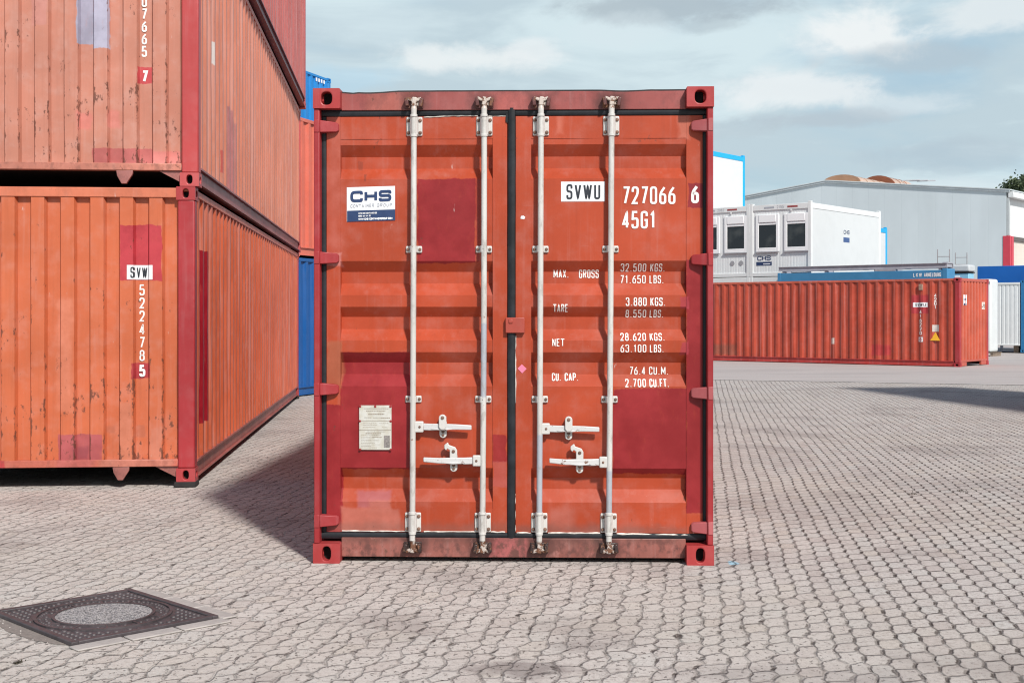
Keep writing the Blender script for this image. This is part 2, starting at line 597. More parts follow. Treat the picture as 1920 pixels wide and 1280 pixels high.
# ------------------------------------------------------------------ corner casting with oval holes
def face_hole(mb, org, u, v, w, h, c, rx, ry, depth, nrm, hole_out):
    """rectangle org..org+u*w+v*h with a rounded oblong hole; hole wall goes into mb, hole bottom into hole_out"""
    org, u, v, nrm = Vector(org), Vector(u), Vector(v), Vector(nrm)
    angs = [2 * math.pi * k / 24 for k in range(24)]
    for (a, b) in ((0, 0), (w, 0), (w, h), (0, h)):
        angs.append(math.atan2(b - c[1], a - c[0]) % (2 * math.pi))
    angs = sorted(angs)
    inner, outer = [], []
    for a in angs:
        ca, sa = math.cos(a), math.sin(a)
        # superellipse: oblong with round ends
        rr = 1.0 / ((abs(ca / rx) ** 2.6 + abs(sa / ry) ** 2.6) ** (1 / 2.6))
        inner.append((c[0] + ca * rr, c[1] + sa * rr))
        ts = []
        if ca > 1e-9: ts.append((w - c[0]) / ca)
        if ca < -1e-9: ts.append((0 - c[0]) / ca)
        if sa > 1e-9: ts.append((h - c[1]) / sa)
        if sa < -1e-9: ts.append((0 - c[1]) / sa)
        tm = min(ts)
        outer.append((c[0] + ca * tm, c[1] + sa * tm))
    k = len(angs)
    V = [org + u * p[0] + v * p[1] for p in outer] + [org + u * p[0] + v * p[1] for p in inner]
    V += [org + u * p[0] + v * p[1] - nrm * depth for p in inner]
    F = []
    for i in range(k):
        j = (i + 1) % k
        F.append((i, j, j + k, i + k))
        F.append((i + k, j + k, j + 2 * k, i + 2 * k))
    mb.add(V, F)
    hole_out.add([org + u * p[0] + v * p[1] - nrm * (depth - 0.001) for p in inner], [tuple(range(k))])


def casting(name, parent, mat, xs, y_end, z0, fs, cw=0.165, cd=0.178, ch=0.118, hole=(0.026, 0.040), holed=True, shift=0.0):
    """xs = +1/-1 side, y_end = y of the outer end face, fs = -1 front end / +1 rear end"""
    mb, hb = MB(), MB()
    Wd = 1.219
    x_out = xs * Wd
    x_in = xs * (Wd - cw)
    xa, xb = min(x_out, x_in), max(x_out, x_in)
    y_in = y_end - fs * cd
    ya, yb = min(y_end, y_in), max(y_end, y_in)
    z1 = z0 + ch
    if not holed:
        mb.box(xa, xb, ya, yb, z0, z1)
        return mb.build(name, mat, parent)
    cxx = (xb - xa) / 2 + shift * xs
    if fs < 0:
        face_hole(mb, (xa, ya, z0), (1, 0, 0), (0, 0, 1), xb - xa, ch, (cxx, ch / 2), hole[0], hole[1], 0.07, (0, -1, 0), hb)
        mb.add([(xa, yb, z0), (xb, yb, z0), (xb, yb, z1), (xa, yb, z1)], [(1, 0, 3, 2)])
    else:
        face_hole(mb, (xb, yb, z0), (-1, 0, 0), (0, 0, 1), xb - xa, ch, (cxx, ch / 2), hole[0], hole[1], 0.07, (0, 1, 0), hb)
        mb.add([(xa, ya, z0), (xb, ya, z0), (xb, ya, z1), (xa, ya, z1)], [(0, 1, 2, 3)])
    # outer side face with a round-ended hole
    if xs > 0:
        face_hole(mb, (xb, ya, z0), (0, 1, 0), (0, 0, 1), cd, ch, (cd / 2, ch / 2), 0.045, 0.028, 0.06, (1, 0, 0), hb)
        mb.add([(xa, ya, z0), (xa, yb, z0), (xa, yb, z1), (xa, ya, z1)], [(0, 3, 2, 1)])
    else:
        face_hole(mb, (xa, yb, z0), (0, -1, 0), (0, 0, 1), cd, ch, (cd / 2, ch / 2), 0.045, 0.028, 0.06, (-1, 0, 0), hb)
        mb.add([(xb, ya, z0), (xb, yb, z0), (xb, yb, z1), (xb, ya, z1)], [(0, 1, 2, 3)])
    mb.add([(xa, ya, z0), (xb, ya, z0), (xb, yb, z0), (xa, yb, z0)], [(0, 3, 2, 1)])
    mb.add([(xa, ya, z1), (xb, ya, z1), (xb, yb, z1), (xa, yb, z1)], [(0, 1, 2, 3)])
    me = bpy.data.meshes.new(name)
    me.from_pydata(mb.v, [], mb.f)
    bm = bmesh.new()
    bm.from_mesh(me)
    bmesh.ops.remove_doubles(bm, verts=bm.verts, dist=0.0003)
    bmesh.ops.recalc_face_normals(bm, faces=bm.faces)
    bm.to_mesh(me)
    bm.free()
    me.materials.append(mat)
    o = bpy.data.objects.new(name, me)
    SC.collection.objects.link(o)
    o.parent = parent
    md = o.modifiers.new('bevel', 'BEVEL')
    md.width = 0.006
    md.segments = 2
    md.limit_method = 'ANGLE'
    md.angle_limit = R(50)
    sheet('casting_hole', hb.v, hb.f, M_hole, o, smooth=False)
    return o


# ------------------------------------------------------------------ corrugation
def corr_pts(s0, s1, pitch, flat, slope, depth, centre):
    """break points (s, depth) of a trapezoid corrugation; outer flat centred on 'centre'"""
    inner = pitch - flat - 2 * slope
    k0 = int(math.floor((s0 - centre) / pitch)) - 1
    pts = []
    k = k0
    while centre + k * pitch < s1 + pitch:
        c = centre + k * pitch
        pts += [(c - flat / 2 - slope, depth), (c - flat / 2, 0), (c + flat / 2, 0), (c + flat / 2 + slope, depth)]
        k += 1

    def at(s):
        u = (s - centre + pitch / 2) % pitch - pitch / 2
        a = abs(u)
        if a <= flat / 2:
            return 0.0
        if a >= flat / 2 + slope:
            return depth
        return depth * (a - flat / 2) / slope
    res = [(s0, at(s0))] + [p for p in pts if s0 + 1e-4 < p[0] < s1 - 1e-4] + [(s1, at(s1))]
    return res, at


def corr_wall(name, parent, mat, prof, z0, z1, to3d, flip=False, nz=1, dent=0.0, dscale=1.6, seed=0, dz0=9):
    v, f = [], []
    k = len(prof)
    for j in range(nz + 1):
        z = z0 + (z1 - z0) * j / nz
        for (s, d) in prof:
            dd = d
            if dent and 0 < j < nz:
                w = mnoise.noise(Vector((s * dscale, z * dscale, seed)))
                w2 = mnoise.noise(Vector((s * 5, z * 4, seed + 9)))
                low = max(0.0, min(1.0, (dz0 - z) / 1.0))
                dd += dent * (0.35 + 0.65 * low) * (max(0, w) * 1.6 + 0.35 * w2)
            v.append(to3d(s, dd, z))
    for j in range(nz):
        for i in range(k - 1):
            f.append((j * k + i, j * k + i + 1, (j + 1) * k + i + 1, (j + 1) * k + i))
    return sheet(name, v, f, mat, parent, flip=flip)


# ------------------------------------------------------------------ generic shipping container
def container(label, loc, rz, L=12.192, H=2.591, mats=None, group=None, end_centre=0.624, detail=2, tunnel=True, cat='shipping container', nz_end=44, seed=1, fork=False):
    """mats: post, cast, rail, end, side_r, side_l, roof"""
    root = thing('shipping_container', label, cat, loc, rz, group)
    Wd = 1.219
    holed = detail > 0
    for xs in (-1, 1):
        for (ye, fs) in ((0.0, -1), (L, 1)):
            casting('corner_casting', root, mats['cast'], xs, ye, 0.0, fs, holed=holed and (fs < 0 or xs > 0))
            casting('corner_casting', root, mats['cast'], xs, ye, H - 0.118, fs, holed=holed and (fs < 0 or xs > 0))
            a, b = sorted((xs * (Wd - 0.004), xs * (Wd - 0.152)))
            y0, y1 = (0.006, 0.15) if fs < 0 else (L - 0.15, L - 0.006)
            MB().box(a, b, y0, y1, 0.118, H - 0.118).build('corner_post', mats['post'], root, bevel=0.012)
    # rails
    for xs in (-1, 1):
        a, b = sorted((xs * (Wd - 0.006), xs * (Wd - 0.06)))
        mb = MB().box(a, b, 0.178, L - 0.178, H - 0.085, H - 0.02)
        mb.build('top_rail', mats.get('siderail', mats['rail']), root, bevel=0.006)
        # bottom side rail: C profile with a lip on top and bottom
        o1, o2, o3 = Wd - 0.004, Wd - 0.034, Wd - 0.09
        prof = [(o1, 0.024), (o1, 0.034), (o2, 0.034), (o2, 0.160), (o1, 0.160), (o1, 0.178), (o3, 0.178), (o3, 0.024)]
        mb = MB()
        k = len(prof)
        V = [(xs * p[0], 0.178, p[1]) for p in prof] + [(xs * p[0], L - 0.178, p[1]) for p in prof]
        F = [(i, (i + 1) % k, (i + 1) % k + k, i + k) for i in range(k)] + [tuple(range(k)), tuple(range(k, 2 * k))]
        mb.add(V, F)
        mb.build('bottom_rail', mats.get('lowrail', mats['rail']), root)
    for (y0, y1) in ((0.008, 0.09), (L - 0.09, L - 0.008)):
        MB().box(-Wd + 0.152, Wd - 0.152, y0, y1, H - 0.098, H - 0.012).build('end_top_rail', mats['rail'], root, bevel=0.006)
        MB().box(-Wd + 0.152, Wd - 0.152, y0, y1, 0.135, 0.198).build('end_sill', mats.get('sill', mats['rail']), root, bevel=0.005)
    # walls
    prof, at = corr_pts(-Wd + 0.150, Wd - 0.150, 0.252, 0.112, 0.018, 0.046, end_centre)
    corr_wall('end_wall', root, mats['end'], prof, 0.19, H - 0.09, lambda s, d, z: (s, 0.016 + d, z), nz=nz_end, dent=0.015 if nz_end > 1 else 0, seed=seed, dz0=1.4)
    corr_wall('end_wall', root, mats['end'], prof, 0.19, H - 0.09, lambda s, d, z: (s, L - 0.016 - d, z), flip=True)
    ps, _ = corr_pts(0.145, L - 0.145, 0.278, 0.072, 0.068, 0.036, 0.30)
    nzs = 12 if detail > 1 else 1
    corr_wall('side_wall', root, mats['side_r'], ps, 0.17, H - 0.08, lambda s, d, z: (Wd - 0.012 - d, s, z), nz=nzs, dent=0.006 if detail > 1 else 0, seed=seed + 3)
    corr_wall('side_wall', root, mats['side_l'], ps, 0.17, H - 0.08, lambda s, d, z: (-Wd + 0.012 + d, s, z), flip=True, nz=nzs, dent=0.006 if detail > 1 else 0, seed=seed + 5)
    MB().box(-Wd + 0.03, Wd - 0.03, 0.03, L - 0.03, H - 0.04, H - 0.022).build('roof', mats['roof'], root)
    MB().box(-Wd + 0.092, Wd - 0.092, 0.10, L - 0.10, 0.15, 0.185).build('floor', M_floor, root)
    if tunnel:
        for xs in (-1, 1):
            mb = MB()
            c = xs * 0.575
            mb.prism_y([(c - 0.07, 0.134), (c - 0.062, 0.085), (c - 0.025, 0.018), (c + 0.018, 0.018), (c + 0.07, 0.10), (c + 0.075, 0.134)], 0.012, 0.05)
            mb.build('tunnel_bracket', mats.get('bracket', mats['rail']), root, bevel=0.004)
            e = xs * 1.067
            mb = MB()
            pts = [(e, 0.134), (e - xs * 0.20, 0.134), (e, 0.03)]
            if xs < 0:
                pts = [pts[0], pts[2], pts[1]]
            mb.prism_y(pts, 0.03, 0.05)
            mb.build('gusset', mats.get('bracket', mats['rail']), root)
    if fork:
        for xs in (-1, 1):
            a, b = sorted((xs * 1.05, xs * 0.62))
            MB().box(a, b, 0.014, 0.08, 0.02, 0.134).build('sill_plate', mats['rail'], root, bevel=0.004)
    return root, at


# paints (real-world base colours)
ORANGE = (0.365, 0.047, 0.013)
RED = (0.245, 0.009, 0.012)
POST = (0.290, 0.019, 0.023)
SALMON = (0.41, 0.115, 0.082)
TIER1 = (0.49, 0.118, 0.048)
TIER2 = (0.46, 0.185, 0.128)
MAUVE = (0.34, 0.075, 0.088)

# ------------------------------------------------------------------ ground
def ground_material():
    m, n, b = mat_base('paving_stones')
    co = n.new('ShaderNodeTexCoord').outputs['Object']
    wob = n.noise(co, 1.1, 2)
    wob2 = n.noise(co, 14, 2)
    wob3 = n.noise(n.map(co, loc=(3, 7, 1)), 14, 2)
    px, py, pz = n.sep(co)
    left = n.m('MULTIPLY', n.step(n.m('ADD', px, n.m('MULTIPLY', n.m('SUBTRACT', wob, 0.5), 2.5)), 2.4, 0.3), n.step(py, 19.0, 11.0))
    jx = n.m('MULTIPLY', n.m('MULTIPLY', n.m('SUBTRACT', n.noise(co, 4.5, 2), 0.5), 0.13), left)
    jy = n.m('MULTIPLY', n.m('MULTIPLY', n.m('SUBTRACT', n.noise(n.map(co, loc=(9, 2, 5)), 4.5, 2), 0.5), 0.16), left)
    px, py = n.m('ADD', px, jx), n.m('ADD', py, jy)
    px = n.m('ADD', px, n.m('ADD', n.m('MULTIPLY', n.m('SUBTRACT', wob, 0.5), 0.05), n.m('MULTIPLY', n.m('SUBTRACT', wob2, 0.5), 0.022)))
    py = n.m('ADD', py, n.m('MULTIPLY', n.m('SUBTRACT', wob3, 0.5), 0.022))
    # six-sided blocks on an oblique lattice: zigzag columns of joints with long edges between them
    u = n.m('ADD', n.m('MULTIPLY', px, 9.742), n.m('MULTIPLY', py, -1.4327))
    v = n.m('ADD', n.m('MULTIPLY', px, -2.980), n.m('MULTIPLY', py, -5.444))
    ft = n.m('FRACT', v)
    tri = n.m('MINIMUM', n.m('DIVIDE', ft, 0.59), n.m('DIVIDE', n.m('SUBTRACT', 1.0, ft), 0.41))
    us = n.m('ADD', u, n.m('MULTIPLY', tri, 0.16))
    cell = n.m('FLOOR', us)
    fs = n.m('SUBTRACT', us, cell)
    vs = n.m('ADD', v, n.m('MULTIPLY', fs, 0.41))
    # each column of blocks is shifted so its long edges meet the joints
    row = n.m('FLOOR', vs)
    ev = n.m('SUBTRACT', vs, n.m('ROUND', vs))
    dj = n.m('MULTIPLY', n.m('ABSOLUTE', ev), 0.163)
    du = n.m('MULTIPLY', n.m('MINIMUM', fs, n.m('SUBTRACT', 1.0, fs)), 0.1015)
    notch = n.m('MULTIPLY', n.step(ft, 0.03, 0.16), n.step(ft, 0.62, 0.48))
    wn = n.new('ShaderNodeTexWhiteNoise', noise_dimensions='2D')
    n.put(wn.inputs['Vector'], n.comb(cell, row, 0))
    rv = wn.outputs['Value']
    rc = n.sep(wn.outputs['Color'])
    edge_n = n.m('ADD', n.m('MULTIPLY', n.m('SUBTRACT', n.noise(co, 60, 4, 0.8), 0.5), 0.020), n.m('MULTIPLY', n.m('SUBTRACT', n.noise(co, 13, 2), 0.5), 0.008))
    d = n.m('ADD', n.m('MINIMUM', dj, du), edge_n)
    fade = n.noise(co, 1.7, 3)
    fill = n.m('MULTIPLY', n.step(n.noise(co, 7, 6, 0.75), 0.40, 0.58), n.step(fade, 0.25, 0.5, 0.6, 1.0))
    thin = n.m('MULTIPLY', n.step(d, 0.0060, 0.0015), n.m('ADD', 0.10, n.m('MULTIPLY', fill, 0.72)))
    cm = n.m('MULTIPLY', n.m('MULTIPLY', n.step(n.m('ADD', du, edge_n), 0.0125, 0.0050), notch), n.m('ADD', 0.30, n.m('MULTIPLY', n.step(rc[1], 0.05, 0.6), 0.65)))
    miss = n.step(n.noise(n.map(co, loc=(8, 1, 3)), 8.0, 5, 0.75), 0.46, 0.60)
    keep = n.m('SUBTRACT', 1.0, n.m('MULTIPLY', left, n.m('SUBTRACT', 0.84, n.m('MULTIPLY', miss, 0.84))))
    jm = n.m('MULTIPLY', n.m('MAXIMUM', thin, cm), keep)
    pit = n.step(n.noise(n.map(co, rot=(0, 0, 0.5), sc=(1, 0.7, 1)), 38, 3, 0.65), 0.585, 0.66)
    pit = n.m('MULTIPLY', pit, n.m('ADD', 0.22, n.m('MULTIPLY', left, 0.50)))
    jm = n.m('MAXIMUM', jm, pit)
    # stone colour
    c = n.mix(rc[0], (0.482, 0.444, 0.417), (0.53, 0.50, 0.47))
    c = n.mix(n.m('MULTIPLY', n.step(rc[1], 0.72, 0.95), 0.5), c, (0.49, 0.49, 0.465))
    c = n.mix(n.m('MULTIPLY', n.step(rc[2], 0.8, 1.0), 0.3), c, (0.49, 0.43, 0.345))
    c = n.mix(n.m('MULTIPLY', n.step(rv, 0.0, 0.3, 1.0, 0.0), 0.25), c, (0.37, 0.31, 0.29))
    sp = n.noise(co, 120, 4, 0.8)
    sp2 = n.noise(n.map(co, sc=(1.0, 1.0, 1)), 34, 5, 0.75)
    c = n.mix(n.m('MULTIPLY', n.step(sp, 0.52, 0.66), 0.62), c, (0.17, 0.14, 0.13))
    c = n.mix(n.m('MULTIPLY', n.step(sp, 0.46, 0.33), 0.6), c, (0.70, 0.62, 0.59))
    c = n.mix(n.m('MULTIPLY', n.step(sp2, 0.50, 0.64), n.m('ADD', 0.50, n.m('MULTIPLY', n.step(wob, 0.35, 0.65), 0.4))), c, (0.27, 0.225, 0.205))
    c = n.mix(n.m('MULTIPLY', n.step(sp2, 0.44, 0.32), 0.5), c, (0.61, 0.58, 0.55))
    c = n.mix(n.m('MULTIPLY', left, 0.30), c, (0.58, 0.525, 0.475))
    # stains
    st = n.noise(n.map(co, loc=(4, 2, 0)), 0.75, 5, 0.6)
    c = n.mix(n.m('MULTIPLY', n.step(st, 0.50, 0.68), 0.5), c, (0.25, 0.215, 0.205))
    st2 = n.noise(n.map(co, loc=(14, 32, 0)), 0.33, 4, 0.6)
    c = n.mix(n.m('MULTIPLY', n.step(st2, 0.45, 0.7), 0.25), c, (0.45, 0.40, 0.34))
    for (sx, sy, rx, ry, k) in ((0.05, 5.55, 0.33, 0.16, 0.6), (0.35, 5.95, 0.25, 0.12, 0.35), (3.9, 11.6, 0.9, 0.7, 0.2), (2.8, 13.5, 0.6, 0.9, 0.15), (2.3, 10.2, 0.9, 1.2, 0.2)):
        q = n.m('SQRT', n.m('ADD', n.m('POWER', n.m('DIVIDE', n.m('SUBTRACT', px, sx), rx), 2.0), n.m('POWER', n.m('DIVIDE', n.m('SUBTRACT', py, sy), ry), 2.0)))
        q = n.m('ADD', q, n.m('MULTIPLY', n.m('SUBTRACT', n.noise(co, 5, 6, 0.7), 0.5), 3.0))
        c = n.mix(n.m('MULTIPLY', n.step(q, 1.1, 0.3), k), c, (0.17, 0.14, 0.135))
    # a spill of pale blue paint
    q = n.m('SQRT', n.m('ADD', n.m('POWER', n.m('DIVIDE', n.m('SUBTRACT', px, 1.355), 0.036), 2.0), n.m('POWER', n.m('DIVIDE', n.m('SUBTRACT', py, 7.92), 0.085), 2.0)))
    c = n.mix(n.step(q, 1.0, 0.75), c, (0.33, 0.52, 0.62))
    dirt = n.mix(n.noise(co, 40, 3), (0.038, 0.030, 0.027), (0.11, 0.086, 0.075))
    c = n.mix(jm, c, dirt)
    n.put(b.inputs['Base Color'], c)
    n.put(b.inputs['Roughness'], 0.88)
    b.inputs['Specular IOR Level'].default_value = 0.2
    hg = n.m('ADD', n.step(d, 0.001, 0.012), n.m('ADD', n.m('MULTIPLY', sp2, 0.45), n.m('MULTIPLY', sp, 0.16)))
    hg = n.m('SUBTRACT', hg, n.m('MULTIPLY', jm, 0.8))
    hg = n.m('ADD', hg, n.m('MULTIPLY', rv, 0.35))
    n.put(b.inputs['Normal'], n.bump(hg, 0.9, 0.009))
    return m


GM = ground_material()
structure(sheet('ground', [(-400, -120, 0), (400, -120, 0), (400, 700, 0), (-400, 700, 0)], [(0, 1, 2, 3)], GM))


def asphalt_material():
    m, n, b = mat_base('worn_asphalt')
    co = n.new('ShaderNodeTexCoord').outputs['Object']
    f = n.noise(co, 60, 4, 0.7)
    g = n.noise(n.map(co, sc=(0.5, 1.6, 1)), 0.5, 5, 0.6)
    c = n.mix(n.step(f, 0.3, 0.7), (0.36, 0.325, 0.312), (0.47, 0.43, 0.41))
    c = n.mix(n.m('MULTIPLY', n.step(g, 0.42, 0.7), 0.4), c, (0.27, 0.245, 0.24))
    n.put(b.inputs['Base Color'], c)
    b.inputs['Roughness'].default_value = 0.9
    n.put(b.inputs['Normal'], n.bump(f, 0.3, 0.006))
    return m


# smoother yard surface beyond a pale kerb line
LA, LB = Vector((-3.0, 33.0)), Vector((24.0, 23.1))
ld = (LB - LA).normalized()
ln = Vector((-ld.y, ld.x))
a_, b_ = LA - ld * 60, LB + ld * 60
yard = structure(sheet('yard_road', [(a_.x, a_.y, 0.004), (b_.x, b_.y, 0.004), (b_.x + ln.x * 160, b_.y + ln.y * 160, 0.004), (a_.x + ln.x * 160, a_.y + ln.y * 160, 0.004)], [(0, 1, 2, 3)], asphalt_material()))
w_ = ln * 0.13
structure(sheet('painted_line', [(a_.x, a_.y, 0.008), (b_.x, b_.y, 0.008), (b_.x + w_.x, b_.y + w_.y, 0.008), (a_.x + w_.x, a_.y + w_.y, 0.008)], [(0, 1, 2, 3)],
                plain('worn_white_line', (0.56, 0.53, 0.51), 0.8, var=0.15, scale=6)))


# ------------------------------------------------------------------ the main container
D0 = 7.872
KD = (D0 + 0.085) / 2430.0          # metres per photograph pixel on the door's plane


def dx_(p):
    return (p - 962) * KD


def dz(p):
    return 1.515 - (p - 590) * KD


def pr(x0, x1, y0, y1, c, *k):       # paint patch from measured edges on the door
    return (dx_(x0), dx_(x1), dz(y1), dz(y0), c) + k


main = thing('shipping_container', 'large orange red container facing the viewer with closed double doors and white locking bars', 'shipping container', (0.004, D0, 0), R(-1.6), 'red shipping containers in the yard')
HM = 2.896
P_main_post = paint('main_post_paint', POST, rust=0.25, scratch=0.35, var=0.1, streak=0.15)
GREASE = [(dx_(p) - 0.075, dx_(p) + 0.075, 2.745, 2.865, (0.055, 0.022, 0.020), 0.75, 0.045) for p in (777, 908.5, 1014.5, 1146)]
GREASE2 = [(dx_(p) - 0.075, dx_(p) + 0.075, 0.04, 0.15, (0.035, 0.018, 0.016), 0.8, 0.04) for p in (774, 905, 1011, 1140.5)]
P_main_cast = paint('main_casting_paint', (0.33, 0.032, 0.032), rust=0.3, scratch=0.3, var=0.08)
P_main_head = paint('main_header_paint', (0.275, 0.066, 0.060), mottle=0.35, rust=0.5, scratch=0.35, var=0.18, streak=0.3,
                    patches=[(-0.9, -0.62, 2.74, 2.87, (0.43, 0.12, 0.085), 0.5, 0.03), (-0.15, 0.1, 2.74, 2.87, (0.40, 0.10, 0.085), 0.5, 0.03)] + GREASE)
P_main_sill = paint('main_sill_paint', (0.265, 0.088, 0.070), mottle=1.0, rust=1.0, scratch=0.2, var=0.25, streak=0.35, rustcol=(0.13, 0.055, 0.04),
                    patches=[(-0.15, 0.10, 0.0, 0.2, (0.42, 0.11, 0.11), 0.8, 0.02), (-1.1, 1.1, 0.125, 0.2, (0.10, 0.045, 0.035), 0.6, 0.03)] + GREASE2)
P_main_side = paint('main_side_paint', (0.42, 0.07, 0.04), axis='yz', rust=0.4)
P_main_roof = paint('main_roof_paint', (0.36, 0.06, 0.04), rust=0.5)

for xs in (-1, 1):
    casting('corner_casting', main, P_main_cast, xs, 0.0, HM - 0.122, -1, ch=0.122, hole=(0.034, 0.040), shift=0.0)
    casting('corner_casting', main, P_main_cast, xs, 0.0, 0.0, -1, ch=0.120, hole=(0.027, 0.044))
    casting('corner_casting', main, P_main_cast, xs, 12.192, 0.0, 1, holed=False)
    casting('corner_casting', main, P_main_cast, xs, 12.192, HM - 0.118, 1, holed=False)
    # front post: outer strip with a recess for the gasket
    a, b = sorted((xs * 1.216, xs * 1.180))
    MB().box(a, b, 0.012, 0.135, 0.120, HM - 0.122).build('corner_post', P_main_post, main, bevel=0.006)
    a, b = sorted((xs * 1.215, xs * 1.07))
    MB().box(a, b, 12.05, 12.19, 0.118, HM - 0.118).build('corner_post', P_main_post, main, bevel=0.006)
    a, b = sorted((xs * 1.2, xs * 1.15))
    MB().box(a, b, 0.178, 12.01, HM - 0.085, HM - 0.02).build('top_rail', P_main_post, main, bevel=0.006)
    MB().box(a, b, 0.178, 12.01, 0.03, 0.18).build('bottom_rail', P_main_post, main, bevel=0.006)
    ps, _ = corr_pts(0.135, 12.05, 0.278, 0.072, 0.068, 0.036, 0.3)
    corr_wall('side_wall', main, P_main_side, ps, 0.17, HM - 0.08, (lambda s, d, z: (1.207 - d, s, z)) if xs > 0 else (lambda s, d, z: (-1.207 + d, s, z)), flip=xs < 0)
pe, _ = corr_pts(-1.07, 1.07, 0.252, 0.112, 0.018, 0.046, 0.6)
corr_wall('end_wall', main, P_main_side, pe, 0.17, HM - 0.09, lambda s, d, z: (s, 12.176 - d, z), flip=True)
MB().box(-1.07, 1.07, 12.1, 12.18, HM - 0.10, HM - 0.02).build('end_top_rail', P_main_post, main, bevel=0.005)
MB().box(-1.07, 1.07, 12.1, 12.18, 0.03, 0.18).build('end_sill', P_main_post, main, bevel=0.005)
MB().box(-1.18, 1.18, 0.16, 12.1, HM - 0.045, HM - 0.024).build('roof', P_main_roof, main)
MB().box(-1.14, 1.14, 0.12, 12.1, 0.14, 0.17).build('floor', M_floor, main)

# header with its slightly bent top lip, and sill
mb = MB()
NX = 60
top_ = []
for i in range(NX + 1):
    x = -1.055 + 2.11 * i / NX
    dip = 0.0
    if x < -0.72:
        dip = 0.010 * max(0, math.sin((x + 1.055) * 9.2)) + (0.006 if x < -0.95 else 0)
    if x > 0.55:
        dip = 0.006 * max(0, math.sin((x - 0.55) * 11))
    dip += 0.0015 * mnoise.noise(Vector((x * 6, 0, 3)))
    top_.append((x, HM - 0.014 - dip))
mb.prism_y([(-1.055, 2.770), (1.055, 2.770)] + top_[::-1], 0.068, 0.14)
mb.build('door_header', P_main_head, main, bevel=0.003)
mb = MB()
mb.prism_y([(p[0], p[1] + 0.0005) for p in top_[::1]][::1] + [(p[0], p[1] + 0.010) for p in top_[::-1]], 0.074, 0.16)
mb.build('roof_edge_strip', plain('roof_edge_dark', (0.035, 0.028, 0.028), 0.8, var=0.4), main)
MB().box(-1.055, 1.055, 0.066, 0.17, 0.030, 0.148).build('door_sill', P_main_sill, main, bevel=0.004)
# black sheet standing in for the shade between door and frame
MB().box(-1.178, 1.178, 0.150, 0.156, 0.10, 2.79).build('dark_gap_backing', M_dark, main)

# doors
PROF = [(258, 0), (271, 0), (292, 1), (314, 1), (335, 0), (489, 0), (509, 1), (531, 1), (553, 0), (575, 0), (594, 1), (617, 1), (638, 0),
        (660, 0), (680, 1), (702, 1), (724, 0), (877, 0), (897, 1), (918, 1), (941, 0), (955, 0)]
Y_OUT, Y_DEP = 0.089, 0.052


PANELS = ((637, 924), (996, 1286))


def panel_dent(x, z):
    for a, b in PANELS:
        XA, XB = dx_(a), dx_(b)
        if XA <= x <= XB:
            e = min(x - XA, XB - x) / (XB - XA)
            return mnoise.noise(Vector((x * 2.6, z * 2.3, 5))) * 0.0045 * min(1, e * 5)
    return 0.0


def door_surf(z):
    pts = [(dz(p), Y_OUT + Y_DEP * q) for p, q in PROF]
    if z >= dz(260) or z <= dz(953):
        return 0.085
    for i in range(len(pts) - 1):
        if pts[i][0] >= z >= pts[i + 1][0]:
            t = (pts[i][0] - z) / (pts[i][0] - pts[i + 1][0])
            return pts[i][1] * (1 - t) + pts[i + 1][1] * t
    return Y_OUT


left_patches = [
    pr(783, 891, 335, 492, RED), pr(893, 900, 335, 492, RED, .6),
    pr(637, 768, 660, 880, RED), pr(598, 640, 760, 1000, RED), pr(924, 950, 815, 866, RED, .9), pr(924, 950, 865, 912, (.36, .07, .06), .6),
    pr(668, 730, 922, 953, (0.36, .12, .14), .55, .012), pr(640, 748, 953, 995, SALMON, .85, .012), pr(690, 733, 938, 960, SALMON, .8, .01),
    pr(611, 637, 200, 480, (.42, .105, .075), .5, .05), pr(611, 640, 640, 728, (.34, .095, .045), .8, .01),
    pr(600, 640, 472, 498, (.50, .19, .17), .8, .008), pr(668, 678, 300, 318, (.12, .03, .02), .35), pr(681, 685, 326, 340, (.10, .03, .02), .5),
    pr(611, 955, 982, 999, (.20, .085, .065), .5, .03)]
right_patches = [
    pr(1148, 1287, 728, 888, RED), pr(1286, 1330, 488, 960, RED), pr(1290, 1319, 345, 388, (.22, .010, .016)),
    pr(1275, 1290, 556, 578, (.36, .035, .05), .8), pr(1275, 1290, 640, 664, (.36, .035, .05), .8),
    pr(1043, 1054, 216, 250, (.52, .16, .11), .5, .02), pr(1270, 1290, 215, 262, (.50, .16, .11), .6, .015),
    pr(1030, 1075, 955, 998, (.40, .13, .10), .5, .03), pr(968, 1290, 984, 1000, (.17, .07, .055), .6, .03)]
P_door_l = paint('door_paint_left', ORANGE, patches=left_patches, rust=0.42, scratch=0.55, var=0.13, streak=0.22, chalk=0.2, bump=0.22, dents=1.6, spec=0.4)
P_door_r = paint('door_paint_right', ORANGE, patches=right_patches, rust=0.42, scratch=0.6, var=0.13, streak=0.22, chalk=0.2, bump=0.22, dents=1.6, spec=0.4)
P_hinge = paint('hinge_paint', (0.30, 0.022, 0.026), rust=0.35, scratch=0.7, var=0.12)
P_hinge_pale = paint('hinge_paint_faded', (0.37, 0.085, 0.09), rust=0.3, scratch=0.6, var=0.12)
M_seam = plain('sealant', (0.62, 0.58, 0.53), 0.7, var=0.3, scale=40)


